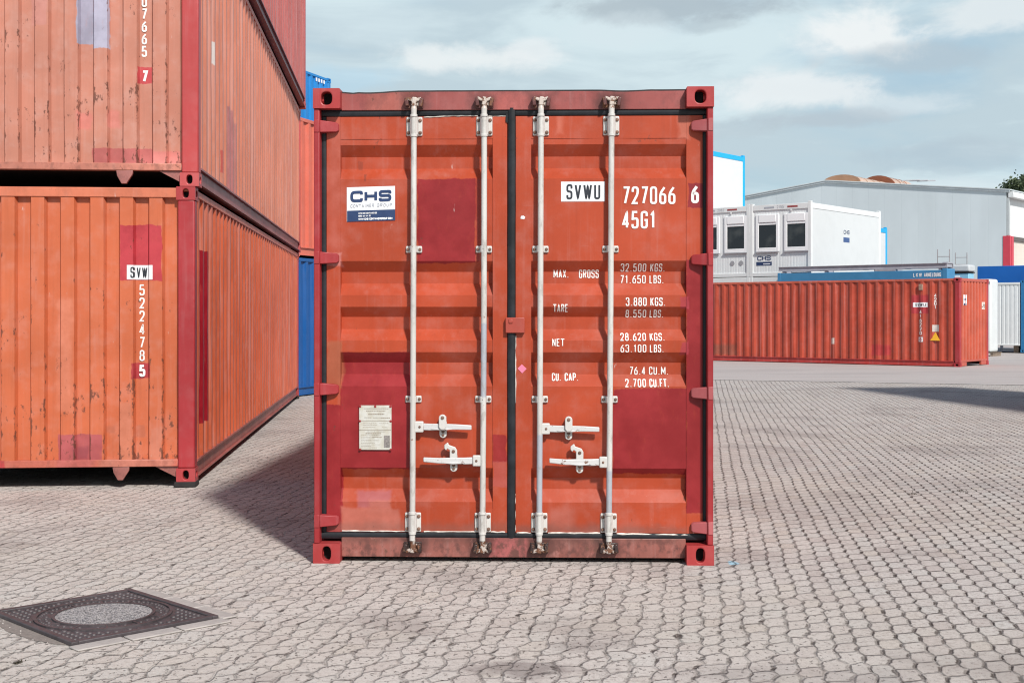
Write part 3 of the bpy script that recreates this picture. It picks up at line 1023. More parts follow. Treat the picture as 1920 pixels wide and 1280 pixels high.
def rod_paint(name, segs):
    m, n, b = mat_base(name)
    co = n.new('ShaderNodeTexCoord').outputs['Object']
    x, y, z = n.sep(co)
    f = n.noise(co, 35, 4, 0.65)
    g = n.noise(n.map(co, sc=(3, 3, 0.8)), 2.5, 4, 0.6)
    c = n.mix(n.step(g, 0.3, 0.7), (0.47, 0.455, 0.43), (0.56, 0.55, 0.525))
    for (z0, z1, cc) in segs:
        d = n.m('MINIMUM', n.m('SUBTRACT', z, z0), n.m('SUBTRACT', z1, z))
        d = n.m('ADD', d, n.m('MULTIPLY', n.m('SUBTRACT', f, 0.5), 0.05))
        c = n.mix(n.step(d, -0.012, 0.012), c, cc)
    gr = n.noise(n.map(co, loc=(3, 1, 6), sc=(4, 4, 1.5)), 6, 5, 0.7)
    c = n.mix(n.m('MULTIPLY', n.step(gr, 0.50, 0.68), 0.55), c, (0.27, 0.245, 0.22))
    r = n.m('ADD', f, n.m('MULTIPLY', n.m('SUBTRACT', n.noise(co, 5, 3), 0.5), 0.5))
    rf = n.step(r, 0.68, 0.76)
    c = n.mix(n.m('MULTIPLY', rf, 0.8), c, (0.22, 0.10, 0.06))
    n.put(b.inputs['Base Color'], c)
    b.inputs['Roughness'].default_value = 0.45
    n.put(b.inputs['Normal'], n.bump(f, 0.2, 0.003))
    return m


BLUEGREY = (0.35, 0.375, 0.415)
P_rods = [rod_paint('rod_paint', []), rod_paint('rod_paint_patched', [(dz(742), dz(606), BLUEGREY)]),
          rod_paint('rod_paint_blue_foot', [(dz(960), dz(812), BLUEGREY)]), rod_paint('rod_paint_blue_end', [(dz(960), dz(880), BLUEGREY)])]


def chipped(name, base, amount):
    m, n, b = mat_base(name)
    co = n.new('ShaderNodeTexCoord').outputs['Object']
    f = n.noise(co, 28, 5, 0.7)
    g = n.noise(co, 9, 3, 0.6)
    h = n.m('ADD', n.m('MULTIPLY', f, 0.7), n.m('MULTIPLY', g, 0.3))
    rf = n.step(h, 0.62 - amount, 0.66 - amount)
    rc = n.mix(f, (0.03, 0.018, 0.014), (0.24, 0.10, 0.05))
    c = n.mix(rf, base, rc)
    n.put(b.inputs['Base Color'], c)
    n.put(b.inputs['Roughness'], n.m('ADD', 0.4, n.m('MULTIPLY', rf, 0.35)))
    n.put(b.inputs['Normal'], n.bump(n.m('SUBTRACT', f, rf), 0.4, 0.003))
    return m


P_bracket = chipped('bracket_paint', (0.54, 0.53, 0.505), -0.03)
P_cam = chipped('cam_paint', (0.52, 0.45, 0.40), 0.10)
P_keeper = chipped('keeper_paint', (0.10, 0.035, 0.032), 0.10)
P_cam_low = chipped('cam_paint_rusty', (0.46, 0.40, 0.36), 0.155)
P_keeper_low = chipped('keeper_black', (0.035, 0.02, 0.018), 0.10)
P_handle = chipped('handle_paint', (0.53, 0.53, 0.525), 0.05)


def make_door(side, x0, xa, xb, x1, mat):
    """frame strips x0..xa and xb..x1, corrugated panel xa..xb (door-plane pixels measured off the photo)"""
    X0, XA, XB, X1 = dx_(x0), dx_(xa), dx_(xb), dx_(x1)
    v, f = [], []

    def bx(a, b, c, d, e, g):
        t = MB().box(a, b, c, d, e, g)
        o = len(v)
        v.extend(t.v)
        f.extend([tuple(i + o for i in q) for q in t.f])
    zt, zb = dz(218), dz(998)
    bx(X0, XA, 0.085, 0.147, zb, zt)
    bx(XB, X1, 0.085, 0.147, zb, zt)
    bx(XA + 0.0005, XB - 0.0005, 0.0862, 0.134, dz(260), zt - 0.0005)
    bx(XA + 0.0005, XB - 0.0005, 0.0862, 0.134, zb + 0.0005, dz(953))
    # panel with gentle dents
    NXP = 22
    rows = []
    for i in range(len(PROF) - 1):
        (pa, qa), (pb, qb) = PROF[i], PROF[i + 1]
        k = max(1, int(abs(pb - pa) / 18))
        for s in range(k):
            t = s / k
            rows.append((dz(pa + (pb - pa) * t), Y_OUT + Y_DEP * (qa + (qb - qa) * t)))
    rows.append((dz(PROF[-1][0]), Y_OUT))
    o = len(v)
    for (z, y) in rows:
        for i in range(NXP + 1):
            x = XA + (XB - XA) * i / NXP
            w = panel_dent(x, z)
            v.append((x, y + w, z))
    k = NXP + 1
    for j in range(len(rows) - 1):
        for i in range(NXP):
            f.append((o + (j + 1) * k + i, o + (j + 1) * k + i + 1, o + j * k + i + 1, o + j * k + i))
    me = bpy.data.meshes.new('door')
    me.from_pydata(v, [], f)
    for p in me.polygons:
        p.use_smooth = True
    me.set_sharp_from_angle(angle=R(20))
    me.materials.append(mat)
    d = bpy.data.objects.new('door', me)
    SC.collection.objects.link(d)
    d.parent = main
    return d


door_l = make_door('l', 611, 637, 924, 951, P_door_l)
door_r = make_door('r', 967, 996, 1286, 1316, P_door_r)


def gasket_bar(path, rad, parent, flat=0.5):
    """rubber lip: flattened half-round bar along a path in the door plane"""
    mb = MB()
    seg = 10
    rings = []
    path = [Vector(p) for p in path]
    for i, p in enumerate(path):
        d = (path[min(i + 1, len(path) - 1)] - path[max(i - 1, 0)]).normalized()
        side = Vector((-d.z, 0, d.x))
        rings.append([p + side * rad * math.cos(t) + Vector((0, -1, 0)) * rad * flat * math.sin(t) for t in [2 * math.pi * k / seg for k in range(seg)]])
    v = [q for r in rings for q in r]
    f = []
    for i in range(len(path) - 1):
        for k in range(seg):
            f.append((i * seg + k, i * seg + (k + 1) % seg, (i + 1) * seg + (k + 1) % seg, (i + 1) * seg + k))
    f += [tuple(range(seg)), tuple(range((len(path) - 1) * seg, len(path) * seg))]
    mb.add(v, f)
    return mb


def wavy(p0, p1, amp=0.0015, k=16):
    p0, p1 = Vector(p0), Vector(p1)
    out = []
    for i in range(k + 1):
        p = p0.lerp(p1, i / k)
        w = mnoise.noise(p * 5.0) * amp
        out.append(p + Vector((w, 0, w)))
    return out


GY = 0.088
for (dr, xa, xb) in ((door_l, 598, 957), (door_r, 962, 1328)):
    gasket_bar(wavy((dx_(xa), GY, dz(210.5)), (dx_(xb), GY, dz(210.5)), 0.0025), 0.023, dr).build('gasket', M_gasket, dr)
    gasket_bar(wavy((dx_(xa), GY, dz(1004.5)), (dx_(xb), GY, dz(1004.5)), 0.0025), 0.022, dr).build('gasket', M_gasket, dr)
gasket_bar(wavy((dx_(604.5), GY + 0.01, dz(212)), (dx_(604.5), GY + 0.01, dz(1003)), 0.003), 0.023, door_l).build('gasket', M_gasket, door_l)
gasket_bar(wavy((dx_(1322), GY + 0.01, dz(212)), (dx_(1322), GY + 0.01, dz(1003)), 0.003), 0.021, door_r).build('gasket', M_gasket, door_r)
# overlapping lip of the right-hand leaf
gk = gasket_bar(wavy((dx_(959.5), GY - 0.008, dz(203)), (dx_(959), GY - 0.008, dz(1010)), 0.003, 24), 0.025, door_r, 0.55)
gk.prism_y([(dx_(948), dz(228)), (dx_(958), dz(236)), (dx_(968), dz(212)), (dx_(972), dz(204)), (dx_(950), dz(203))][::1], 0.078, 0.09)
gk.build('gasket', M_gasket, door_r)


# pale sealant lines beside the gaskets
def seam(path_px, w, parent):
    v, f = [], []
    for (px, py) in path_px:
        x, z = dx_(px), dz(py)
        v += [(x, 0.0835, z), (x, 0.0835, z)]
    mb = MB()
    pts = [Vector((dx_(a), 0.0836, dz(b))) for a, b in path_px]
    fine = []
    for i in range(len(pts) - 1):
        for s in range(14):
            p = pts[i].lerp(pts[i + 1], s / 14)
            fine.append(p + Vector((mnoise.noise(p * 31) * 0.003, 0, mnoise.noise(p * 37 + Vector((5, 5, 5))) * 0.003)))
    fine.append(pts[-1])
    rad = [w * max(0.3, 1 + 1.1 * mnoise.noise(p * 23)) for p in fine]
    mb.tube(fine, rad, 6)
    return mb.build('sealant_seam', M_seam, parent)


seam([(794, 219.5), (850, 217), (896, 217.2)], 0.0028, door_l)
seam([(915, 218), (950, 218)], 0.002, door_l)
seam([(640, 996), (760, 996)], 0.0035, door_l)
seam([(795, 996.5), (893, 996.5)], 0.0034, door_l)
seam([(920, 996.5), (947, 997)], 0.0034, door_l)
seam([(967, 629), (966.5, 755)], 0.0030, door_r)
seam([(965.5, 925), (965.5, 996)], 0.0042, door_r)
seam([(969, 998), (996, 998)], 0.0042, door_r)
seam([(1028, 998), (1125, 998)], 0.0042, door_r)
seam([(1156, 999), (1292, 1001)], 0.0048, door_r)


# hinges
def hinge(dr, xs, ypx, mat):
    mb = MB()
    if xs < 0:
        xo, xi = dx_(588), dx_(635)
    else:
        xo, xi = dx_(1336), dx_(1294)
    zt, zb = dz(ypx - 12), dz(ypx + 12)
    zm = (zt + zb) / 2
    xo = xs * 1.2155
    w = xi - xo
    # knuckle on the post
    mb.box(min(xo, xo + w * 0.24), max(xo, xo + w * 0.24), 0.008, 0.05, zb, zt)
    # slightly tapering blade with a rounded tip
    R0 = [(xo + w * 0.24, 0.020, zb + 0.002), (xo + w * 0.24, 0.020, zt - 0.002), (xo + w * 0.24, 0.086, zt - 0.002), (xo + w * 0.24, 0.086, zb + 0.002)]
    R1 = [(xo + w * 0.90, 0.052, zm - 0.031), (xo + w * 0.90, 0.052, zm + 0.028), (xo + w * 0.90, 0.086, zm + 0.028), (xo + w * 0.90, 0.086, zm - 0.031)]
    R2 = [(xi, 0.060, zm - 0.022), (xi, 0.060, zm + 0.018), (xi, 0.0855, zm + 0.018), (xi, 0.0855, zm - 0.022)]
    F = [(0, 1, 2, 3), (8, 9, 10, 11)]
    for q in (0, 4):
        F += [(q + i, q + (i + 1) % 4, q + 4 + (i + 1) % 4, q + 4 + i) for i in range(4)]
    mb.add(R0 + R1 + R2, F)
    return mb.build('hinge', mat, dr, bevel=0.004)


for y in (238, 483.5, 729, 975):
    hinge(door_l, -1, y, P_hinge)
for y, mt in ((238, P_hinge_pale), (487, P_hinge), (735, P_hinge_pale), (985, P_hinge_pale)):
    hinge(door_r, 1, y, mt)

# tamper plate over the door gap
mb = MB()
mb.box(dx_(948), dx_(984), 0.052, 0.084, dz(624), dz(595))
mb.box(dx_(954), dx_(962), 0.046, 0.055, dz(606), dz(598))
o = mb.build('tamper_plate', paint('tamper_plate_paint', (0.36, 0.06, 0.04), rust=0.9, scratch=0.5, var=0.2), door_r, bevel=0.006)


# ------------------------------------------------------------------ locking bars
def bolt_set(pts, y, parent, r=0.0115):
    for (x, z) in pts:
        MB().dome_y(x, y, z, r, 0.009).build('bolt', M_bolt, parent)


YR = 0.040
RR = 0.0178


def locking_bar(xt, xb_, mat, handle):
    def xat(py):
        return dx_(xt + (xb_ - xt) * (py - 190) / 840.0)
    mb = MB()
    ys = [206, 256, 330, 420, 520, 620, 720, 820, 900, 960, 1011]
    bow = 0.0035 if xt > 900 and xt < 912 else 0.0012
    mb.tube([(xat(p) + bow * math.sin((p - 206) / 805 * math.pi) * (1 if p != 206 else 0), YR, dz(p)) for p in ys], RR, 16)
    bar = mb.build('locking_bar', mat, main)
    # end bearings
    for (yt, yb, up) in ((219, 255, 1), (960.5, 997, -1)):
        x = xat((yt + yb) / 2)
        pw = 0.0495
        p = MB()
        p.box(x - pw, x + pw, 0.074, 0.0868, dz(yb), dz(yt))
        br = p.build('bearing_plate', P_bracket, bar, bevel=0.010, seg=3)
        p = MB()
        p.tube([(x, YR + 0.012, dz(yb - 1)), (x, YR + 0.012, dz(yt + 1))], 0.0255, 16)
        p.box(x - 0.0255, x + 0.0255, YR + 0.012, 0.076, dz(yb - 1), dz(yt + 1))
        for q in ((yt, -3, 0.021), (yb, 3, 0.021)):
            p.tube([(x, YR, dz(q[0] + (2 if q[1] < 0 else -2))), (x, YR, dz(q[0] + q[1]))], 0.0225, 14)
        p.build('bearing_sleeve', P_bracket, bar, bevel=0.002)
        bolt_set([(x + sx * 0.036, dz(yy)) for sx in (-1, 1) for yy in (yt + 7, yb - 6)], 0.0742, bar)
        for yy in (yt + 5, yb - 7):
            MB().dome_y(x, 0.0268, dz(yy), 0.0055, 0.001).build('grease_hole', M_hole, bar)
    # intermediate guides
    for yc in (467.5, 748):
        x = xat(yc)
        p = MB()
        p.box(x - 0.050, x + 0.050, 0.074, 0.0878, dz(yc + 6.5), dz(yc - 6.5))
        p.build('guide_plate', P_bracket, bar, bevel=0.007, seg=3)
        p = MB()
        p.tube([(x, YR + 0.006, dz(yc + 6)), (x, YR + 0.006, dz(yc - 6))], 0.0225, 14)
        p.box(x - 0.0225, x + 0.0225, YR + 0.006, 0.076, dz(yc + 6), dz(yc - 6))
        p.build('guide_sleeve', P_bracket, bar, bevel=0.002)
        bolt_set([(x - 0.037, dz(yc)), (x + 0.037, dz(yc))], 0.0742, bar, 0.010)
        h = MB()
        h.dome_y(x, 0.0239, dz(yc), 0.005, 0.001)
        h.build('grease_hole', M_hole, bar)
    # cams and keepers
    for (yc, up) in ((194, 1), (1024, -1)):
        x = xat(yc)
        s = up
        zc = dz(yc)
        p = MB()
        p.tube([(x, YR + 0.004, zc - s * 0.045), (x, YR + 0.006, zc - s * 0.030), (x, YR + 0.008, zc - s * 0.012)], [0.0205, 0.017, 0.0145], 12)
        p.obox(Matrix.Translation((x + 0.002, YR + 0.012, zc + s * 0.006)) @ Matrix.Rotation(0.12, 4, 'Y'), 0.030, 0.045, 0.055)
        p.obox(Matrix.Translation((x - 0.024, YR + 0.008, zc + s * 0.020)) @ Matrix.Rotation(0.35 * s, 4, 'Y'), 0.042, 0.030, 0.020)
        p.obox(Matrix.Translation((x + 0.028, YR + 0.006, zc + s * 0.018)) @ Matrix.Rotation(-0.30 * s, 4, 'Y'), 0.038, 0.032, 0.022)
        p.obox(Matrix.Translation((x + 0.026, YR + 0.014, zc - s * 0.006)) @ Matrix.Rotation(0.5, 4, 'Y'), 0.020, 0.024, 0.028)
        p.build('cam', P_cam if up > 0 else P_cam_low, bar, bevel=0.006)
        k = MB()
        k.obox(Matrix.Translation((x - 0.043, 0.045, zc + s * 0.002)) @ Matrix.Rotation(-0.15 * s, 4, 'Y'), 0.022, 0.055, 0.050)
        k.obox(Matrix.Translation((x + 0.045, 0.045, zc - s * 0.001)) @ Matrix.Rotation(0.15 * s, 4, 'Y'), 0.022, 0.055, 0.052)
        k.box(x - 0.056, x + 0.056, 0.058, 0.0675, zc - 0.034, zc + 0.030)
        k.build('keeper', P_keeper if up > 0 else P_keeper_low, bar, bevel=0.007)
    # handle
    if handle:
        hx, hy, ex, ey, cx, open_ = handle
        sg = 1 if ex > hx else -1
        x = xat(hy)
        X = lambda p: dx_(p)
        Zh = dz(hy)
        p = MB()
        a, b = sorted((x, X(hx + sg * 7)))
        p.box(a, b, 0.030, 0.062, Zh - 0.034, Zh + 0.034)
        p.build('handle_hub', P_bracket, bar, bevel=0.007, seg=3)
        bb = MB()
        bb.dome_y(X(hx), 0.030, Zh, 0.008, 0.005)
        bb.build('hub_bolt', M_bolt, bar)
        p = MB()
        path = [(X(hx + sg * 6), 0.048, Zh), (X(hx + sg * 22), 0.044, Zh - 0.002), (X(cx), 0.040, Zh + 0.000), (X(ex - sg * 30), 0.036, Zh + 0.000), (X(ex), 0.034, dz(ey))]
        hs = [0.021, 0.021, 0.019, 0.017, 0.0145]
        V, F = [], []
        for (q, hh) in zip(path, hs):
            V += [(q[0], q[1] - 0.007, q[2] - hh), (q[0], q[1] - 0.007, q[2] + hh), (q[0], q[1] + 0.008, q[2] + hh), (q[0], q[1] + 0.008, q[2] - hh)]
        for i in range(len(path) - 1):
            F += [(4 * i + j, 4 * i + (j + 1) % 4, 4 * i + 4 + (j + 1) % 4, 4 * i + 4 + j) for j in range(4)]
        F += [(0, 1, 2, 3), (16, 17, 18, 19)]
        p.add(V, F)
        # pressed rib under the middle of the grip
        p.prism_y([(X(cx) - 0.075, Zh - 0.013), (X(cx), Zh - 0.023), (X(cx) + 0.075, Zh - 0.013), (X(cx), Zh - 0.006)], 0.028, 0.044)
        p.build('handle', P_handle, bar, bevel=0.005)
        # catch
        p = MB()
        c = X(cx)
        arc = lambda cxx, czz, r, a0, a1, kk=8: [(cxx + r * math.cos(a0 + (a1 - a0) * i / kk), czz + r * math.sin(a0 + (a1 - a0) * i / kk)) for i in range(kk + 1)]
        lo = arc(c, Zh - 0.048, 0.0225, math.pi, 2 * math.pi) + [(c + 0.0225, Zh + 0.03), (c - 0.0225, Zh + 0.03)]
        p.prism_y(lo, 0.060, 0.088)
        p.build('catch_plate', P_bracket, bar, bevel=0.004)
        p = MB()
        if not open_:
            up = arc(c, Zh + 0.055, 0.0225, 0, math.pi) + [(c - 0.0225, Zh + 0.0), (c - 0.012, Zh - 0.016), (c + 0.012, Zh - 0.016), (c + 0.0225, Zh + 0.0)]
            p.prism_y(up, 0.018, 0.034)
            p.box(c - 0.02, c + 0.02, 0.033, 0.088, Zh + 0.028, Zh + 0.062)
        else:
            up = [(c - 0.0225, Zh + 0.016), (c + 0.0225, Zh + 0.016), (c + 0.0225, Zh + 0.062), (c + 0.012, Zh + 0.082), (c - 0.028, Zh + 0.096), (c - 0.034, Zh + 0.112),
                  (c - 0.056, Zh + 0.096), (c - 0.056, Zh + 0.074), (c - 0.045, Zh + 0.062), (c - 0.036, Zh + 0.074), (c - 0.0225, Zh + 0.064)]
            p.prism_y(up, 0.036, 0.054)
            p.box(c - 0.02, c + 0.02, 0.053, 0.088, Zh + 0.020, Zh + 0.060)
        p.build('catch_lever', P_bracket, bar, bevel=0.004)
        for (yy, zz, r_) in ((0.018 if not open_ else 0.036, Zh + 0.057, 0.011), (0.060, Zh - 0.052, 0.009), (0.060, Zh - 0.030, 0.011)):
            MB().dome_y(c, yy, zz, r_, 0.007).build('bolt', M_bolt, bar)
    return bar


locking_bar(777, 774, P_rods[0], (788, 799, 885, 800, 831, False))
locking_bar(908.5, 905, P_rods[1], (894, 862, 795, 860, 851, True))
locking_bar(1014.5, 1011, P_rods[2], (1024, 802, 1123, 803, 1066, False))
locking_bar(1146, 1140.5, P_rods[3], (1130, 864, 1030, 861, 1086.5, True))


# ------------------------------------------------------------------ lettering and stickers on the doors
def door3d(eps):
    return lambda p: (p[0], door_surf(p[1]) + (panel_dent(p[0], p[1]) if dz(953) < p[1] < dz(260) else 0.0) - eps, p[1])


def door_text(s, x0, x1, yt, yb, parent, mat=None, t=0.115, eps=0.0035, name='lettering', **kw):
    z0, h = dz(yb), dz(yt) - dz(yb)
    q = text_strokes(s, dx_(x0), dx_(x1), z0, h, t=t, maxlen=0.007, gap=kw.pop('gap', 0.24), **kw)
    return quads_mesh(name, q, door3d(eps), mat or M_white_letter, parent)


T_W = 0.125
door_text('727066', 1167, 1265.5, 350, 383.5, door_r, t=T_W)
quads_mesh('lettering', text_strokes('6', dx_(1295), dx_(1309), dz(382), dz(348) - dz(382), t=0.16, maxlen=0.007), lambda p: (p[0], 0.083, p[1]), M_white_letter, door_r)
door_text('45G1', 1166.5, 1228.5, 396, 429, door_r, t=T_W)
for (s, x0, x1, yt, yb) in (('MAX.', 1038, 1066.5, 505, 520.5), ('GROSS', 1086, 1123, 505, 521),
                            ('32.500', 1164, 1212, 494, 509), ('KGS.', 1219.5, 1247, 494, 509), ('71.650', 1163.5, 1211.5, 515.5, 531), ('LBS.', 1218.5, 1245, 515.5, 531),
                            ('TARE', 1037.5, 1065, 570, 585), ('3.880', 1173, 1212, 557.5, 573.5), ('KGS.', 1219, 1247, 557.5, 573.5), ('8.550', 1173, 1212, 580.5, 595), ('LBS.', 1218.5, 1244.5, 580.5, 595),
                            ('NET', 1035.5, 1058, 634.5, 649), ('28.620', 1163, 1211, 624, 638.5), ('KGS.', 1218, 1246, 624, 638.5), ('63.100', 1163, 1211.5, 645.5, 660), ('LBS.', 1218, 1244, 645.5, 660),
                            ('CU.', 1035, 1052, 699.5, 714), ('CAP.', 1059, 1084.5, 699.5, 714), ('76.4', 1181, 1210.5, 687.5, 702.5), ('CU.M.', 1217.5, 1254, 687.5, 702.5),
                            ('2.700', 1172, 1211, 710, 725), ('CU.FT.', 1217.5, 1254, 710, 725)):
    door_text(s, x0, x1, yt, yb, door_r, t=0.120)


def decal(name, x0, x1, yt, yb, mat, parent, eps=0.002, shear=0.0):
    return quads_mesh(name, grid_quads(dx_(x0), dx_(x1), dz(yb), dz(yt), 0.02, shear), door3d(eps), mat, parent)


decal('sticker', 1052, 1134, 341, 378, M_decal_white, door_r)
door_text('SVWU', 1062, 1125.5, 345.5, 374, door_r, M_decal_black, t=0.125, cw=0.26, eps=0.0045)
# company sticker, slightly tilted
sh = 0.028
st = decal('sticker', 649, 740, 350.5, 415, M_decal_white, door_l, shear=sh)
band = decal('sticker_band', 649.6, 740.2, 394.5, 415.2, M_decal_navy, door_l, eps=0.0032, shear=sh)


def tilt_text(s, x0, x1, yt, yb, mat, **kw):
    z0, h = dz(yb), dz(yt) - dz(yb)
    q = text_strokes(s, dx_(x0), dx_(x1), z0, h, maxlen=0.01, **kw)
    q = [tuple(Vector((p.x, p.y + sh * (p.x - dx_(649)))) for p in k) for k in q]
    return quads_mesh('lettering', q, door3d(0.0048), mat, door_l)


tilt_text('CHS', 655.5, 733.5, 357.5, 379, M_decal_navy, t=0.25, cw=0.8, r=0.28, gap=0.2)
tilt_text('CONTAINER', 656, 701, 382.5, 388.8, M_decal_grey, t=0.15, cw=0.5, r=0.3, gap=0.3)
tilt_text('GROUP', 706, 735, 382.5, 388.8, M_decal_grey, t=0.15, cw=0.5, r=0.3, gap=0.3)
tilt_text('INFO-CHS-CONTAINER.DE', 671, 706, 398.5, 401.6, M_decal_white, t=0.2, cw=0.5)
tilt_text('0800 664 64 83', 671, 694, 403.6, 406.6, M_decal_white, t=0.2, cw=0.5)
tilt_text('WWW.CHS-CONTAINERGROUP.COM', 671, 735, 409, 413, M_decal_white, t=0.26, cw=0.6)
# small stickers
v = [(dx_(970.5), 0.0825, dz(690.5)), (dx_(979), 0.0825, dz(699.5)), (dx_(987.5), 0.0825, dz(691)), (dx_(978.5), 0.0825, dz(682.5))]
sheet('sticker', v, [(0, 1, 2, 3)], plain('pink_sticker', (0.80, 0.20, 0.32), 0.4, var=0.03), door_r, smooth=False)
v = [(dx_(976), 0.0825, dz(410)), (dx_(983), 0.0825, dz(411)), (dx_(985), 0.0825, dz(407)), (dx_(982), 0.0825, dz(404.5)), (dx_(977), 0.0825, dz(405))]
sheet('sticker', v, [(0, 1, 2, 3, 4)], M_decal_white, door_r, smooth=False)


# data plate
def plate_material():
    m, n, b = mat_base('data_plate_metal')
    co = n.new('ShaderNodeTexCoord').outputs['Object']
    f = n.noise(co, 14, 4, 0.6)
    c = n.mix(n.step(f, 0.35, 0.65), (0.50, 0.475, 0.40), (0.60, 0.60, 0.56))
    n.put(b.inputs['Base Color'], c)
    b.inputs['Roughness'].default_value = 0.42
    b.inputs['Metallic'].default_value = 0.15
    n.put(b.inputs['Normal'], n.bump(f, 0.3, 0.006))
    return m


mb = MB()
mb.box(dx_(672.5), dx_(733.5), 0.078, 0.0885, dz(843.5), dz(760))
pl = mb.build('data_plate', plate_material(), door_l, bevel=0.002)
M_rivet = paint('rivet_paint', RED, rust=0.2)
for (px, py) in ((674.5, 762), (703, 762), (731.5, 762), (674, 789.5), (732, 789.5), (674.5, 843), (732, 843)):
    MB().dome_y(dx_(px), 0.079, dz(py), 0.008, 0.006).build('rivet', M_rivet, door_l)
eng = MB()
rng = random.Random(3)


def eng_line(x0, x1, y, hpx):
    x = x0
    while x < x1:
        w = rng.uniform(1.2, 3.6)
        eng.box(dx_(x), dx_(min(x + w, x1)), 0.0768, 0.0778, dz(y + hpx / 2), dz(y - hpx / 2))
        x += w + 0.7


for (a, b, y, hh) in ((682, 728, 766, 1.0), (686, 722, 770.5, 1.1), (690, 720, 776.3, 2.2), (682, 696, 782.8, 1.2), (699, 712, 783, 0.8), (713, 731, 783.3, 1.7),
                      (680, 706, 793.5, .7), (680, 706, 797, .7), (680, 703, 801, .8), (710, 728, 793.5, .6), (716, 726, 801, .6),
                      (687, 722, 809, 1.0), (685, 714, 812.3, 2.0), (697, 713, 816, 1.2), (698, 716, 819.5, 1.8)):
    eng_line(a, b, y, hh)
for i in range(9):
    eng_line(676.5, 700 + rng.uniform(-5, 14), 816 + i * 2.9, 0.5)
for y in (788.8, 806):
    eng.box(dx_(673), dx_(733), 0.0768, 0.0778, dz(y + 0.5), dz(y - 0.4))
eng.build('engraving', plain('engraving_grey', (0.30, 0.265, 0.22), 0.7, var=0.2), door_l)
MB().box(dx_(719.5), dx_(730.5), 0.0764, 0.0778, dz(839), dz(816.5)).build('plate_inset', plain('plate_inset_grey', (0.22, 0.20, 0.19), 0.6, var=0.35, scale=160), door_l)

# ------------------------------------------------------------------ left stack
RZ_L = R(5.1)


def left_loc(xr, z):
    return (xr - 1.219 * math.cos(RZ_L), 11.39 - 1.219 * math.sin(RZ_L), z)


S1 = 213.34


def ex(p, edge=365.0):
    return 1.219 - (edge - p) / S1


def ez1(p):
    return 1.515 + (590 - p) / S1 - 0.05


def ez2(p):
    return 1.515 + (590 - p) / S1 - 2.641


t1_end = [(ex(226), ex(303), ez1(526), ez1(422), (0.40, 0.034, 0.045)), (ex(246.5), ex(281), ez1(710), ez1(680), (0.33, 0.030, 0.036)),
          (ex(111), ex(193.5), ez1(862), ez1(813), (0.36, 0.075, 0.085), .9), (ex(140), ex(166), ez1(860), ez1(836), (0.25, 0.05, 0.065), .6, .015),
          (ex(111), ex(139), ez1(770), ez1(560), (0.56, 0.19, 0.115), .6, .03), (ex(223), ex(247), ez1(862), ez1(755), (0.48, 0.165, 0.10), .7, .015),
          (ex(198), ex(216), ez1(812), ez1(798), (0.33, 0.11, 0.07), .45, .012), (ex(254), ex(270), ez1(818), ez1(796), (0.33, 0.11, 0.07), .45, .012),
          (ex(280), ex(304), ez1(862), ez1(800), (0.50, 0.19, 0.13), .6, .02)]
t1_sill = [(ex(-20), ex(18), 0, .3, (0.42, 0.04, 0.045), .9), (ex(111), ex(178), 0, .3, (0.40, 0.10, 0.10), .6, .03), (ex(190), ex(325), 0, .3, (0.42, 0.17, 0.12), .6, .03)]
t2_end = [(ex(147, 371), ex(176, 371), ez2(85), ez2(-60), (0.31, 0.29, 0.37)), (ex(175, 371), ex(205.5, 371), ez2(94), ez2(-60), (0.355, 0.34, 0.43)),
          (ex(257, 371), ex(283.5, 371), ez2(158), ez2(126), (0.42, 0.05, 0.055)),
          (ex(173, 371), ex(284, 371), ez2(310), ez2(280), (0.40, 0.095, 0.09), .9), (ex(283, 371), ex(338, 371), ez2(310), ez2(284), (0.56, 0.155, 0.145), .7, .012),
          (ex(147, 371), ex(172, 371), ez2(245), ez2(212), (0.60, 0.17, 0.15), .55, .02), (ex(203, 371), ex(224, 371), ez2(240), ez2(209), (0.58, 0.17, 0.15), .5, .02),
          (ex(62, 371), ex(92, 371), ez2(52), ez2(-60), (0.47, 0.20, 0.17), .7, .01)]
t1_side = [(0.46, 1.03, 0.47, 2.06, (0.30, 0.008, 0.018))]
t2_side = [(2.1, 2.5, -0.2, 1.05, (0.36, 0.13, 0.135), .8, .012), (2.5, 2.95, -.2, 0.95, (0.38, 0.15, 0.145), .7, .02), (0.98, 1.12, 1.28, 1.49, (0.75, 0.72, 0.68), .9, .01),
           (1.62, 1.72, 0.3, 0.52, (0.52, 0.07, 0.06), .8), (9.7, 10.0, 0.3, 1.6, (0.38, 0.14, 0.13), .4, .05)]
mats1 = dict(post=paint('t1_post', (0.33, 0.026, 0.031), rust=0.15, scratch=0.3, var=0.1), cast=paint('t1_cast', (0.34, 0.035, 0.038), rust=0.2, scratch=0.4, var=0.1),
             rail=paint('t1_rail', (0.52, 0.15, 0.08), mottle=0.2, rust=0.55, scratch=0.6), sill=paint('t1_sill', (0.47, 0.12, 0.08), mottle=0.4, patches=t1_sill, rust=0.5, scratch=0.8),
             bracket=paint('t1_bracket', (0.27, 0.095, 0.08), mottle=0.5, rust=0.6),
             lowrail=paint('t1_lowrail', (0.30, 0.085, 0.07), axis='yz', rust=0.8, scratch=0.5, var=0.25), siderail=paint('t1_siderail', (0.50, 0.14, 0.09), axis='yz'),
             end=paint('t1_end', TIER1, patches=t1_end, ridge=(0.252, 0.115, 0.624), edge_rust=[(1.3, 0.15, 0.075)], rust=0.8, scratch=0.9, var=0.09, streak=0.28, chalk=0.25, dents=1.0),
             side_r=paint('t1_side', (0.56, 0.115, 0.048), patches=t1_side, axis='yz', rust=0.35, scratch=0.3, var=0.12, streak=0.6, chalk=0.25),
             side_l=paint('t1_side_l', TIER1, axis='yz'), roof=paint('t1_roof', TIER1))
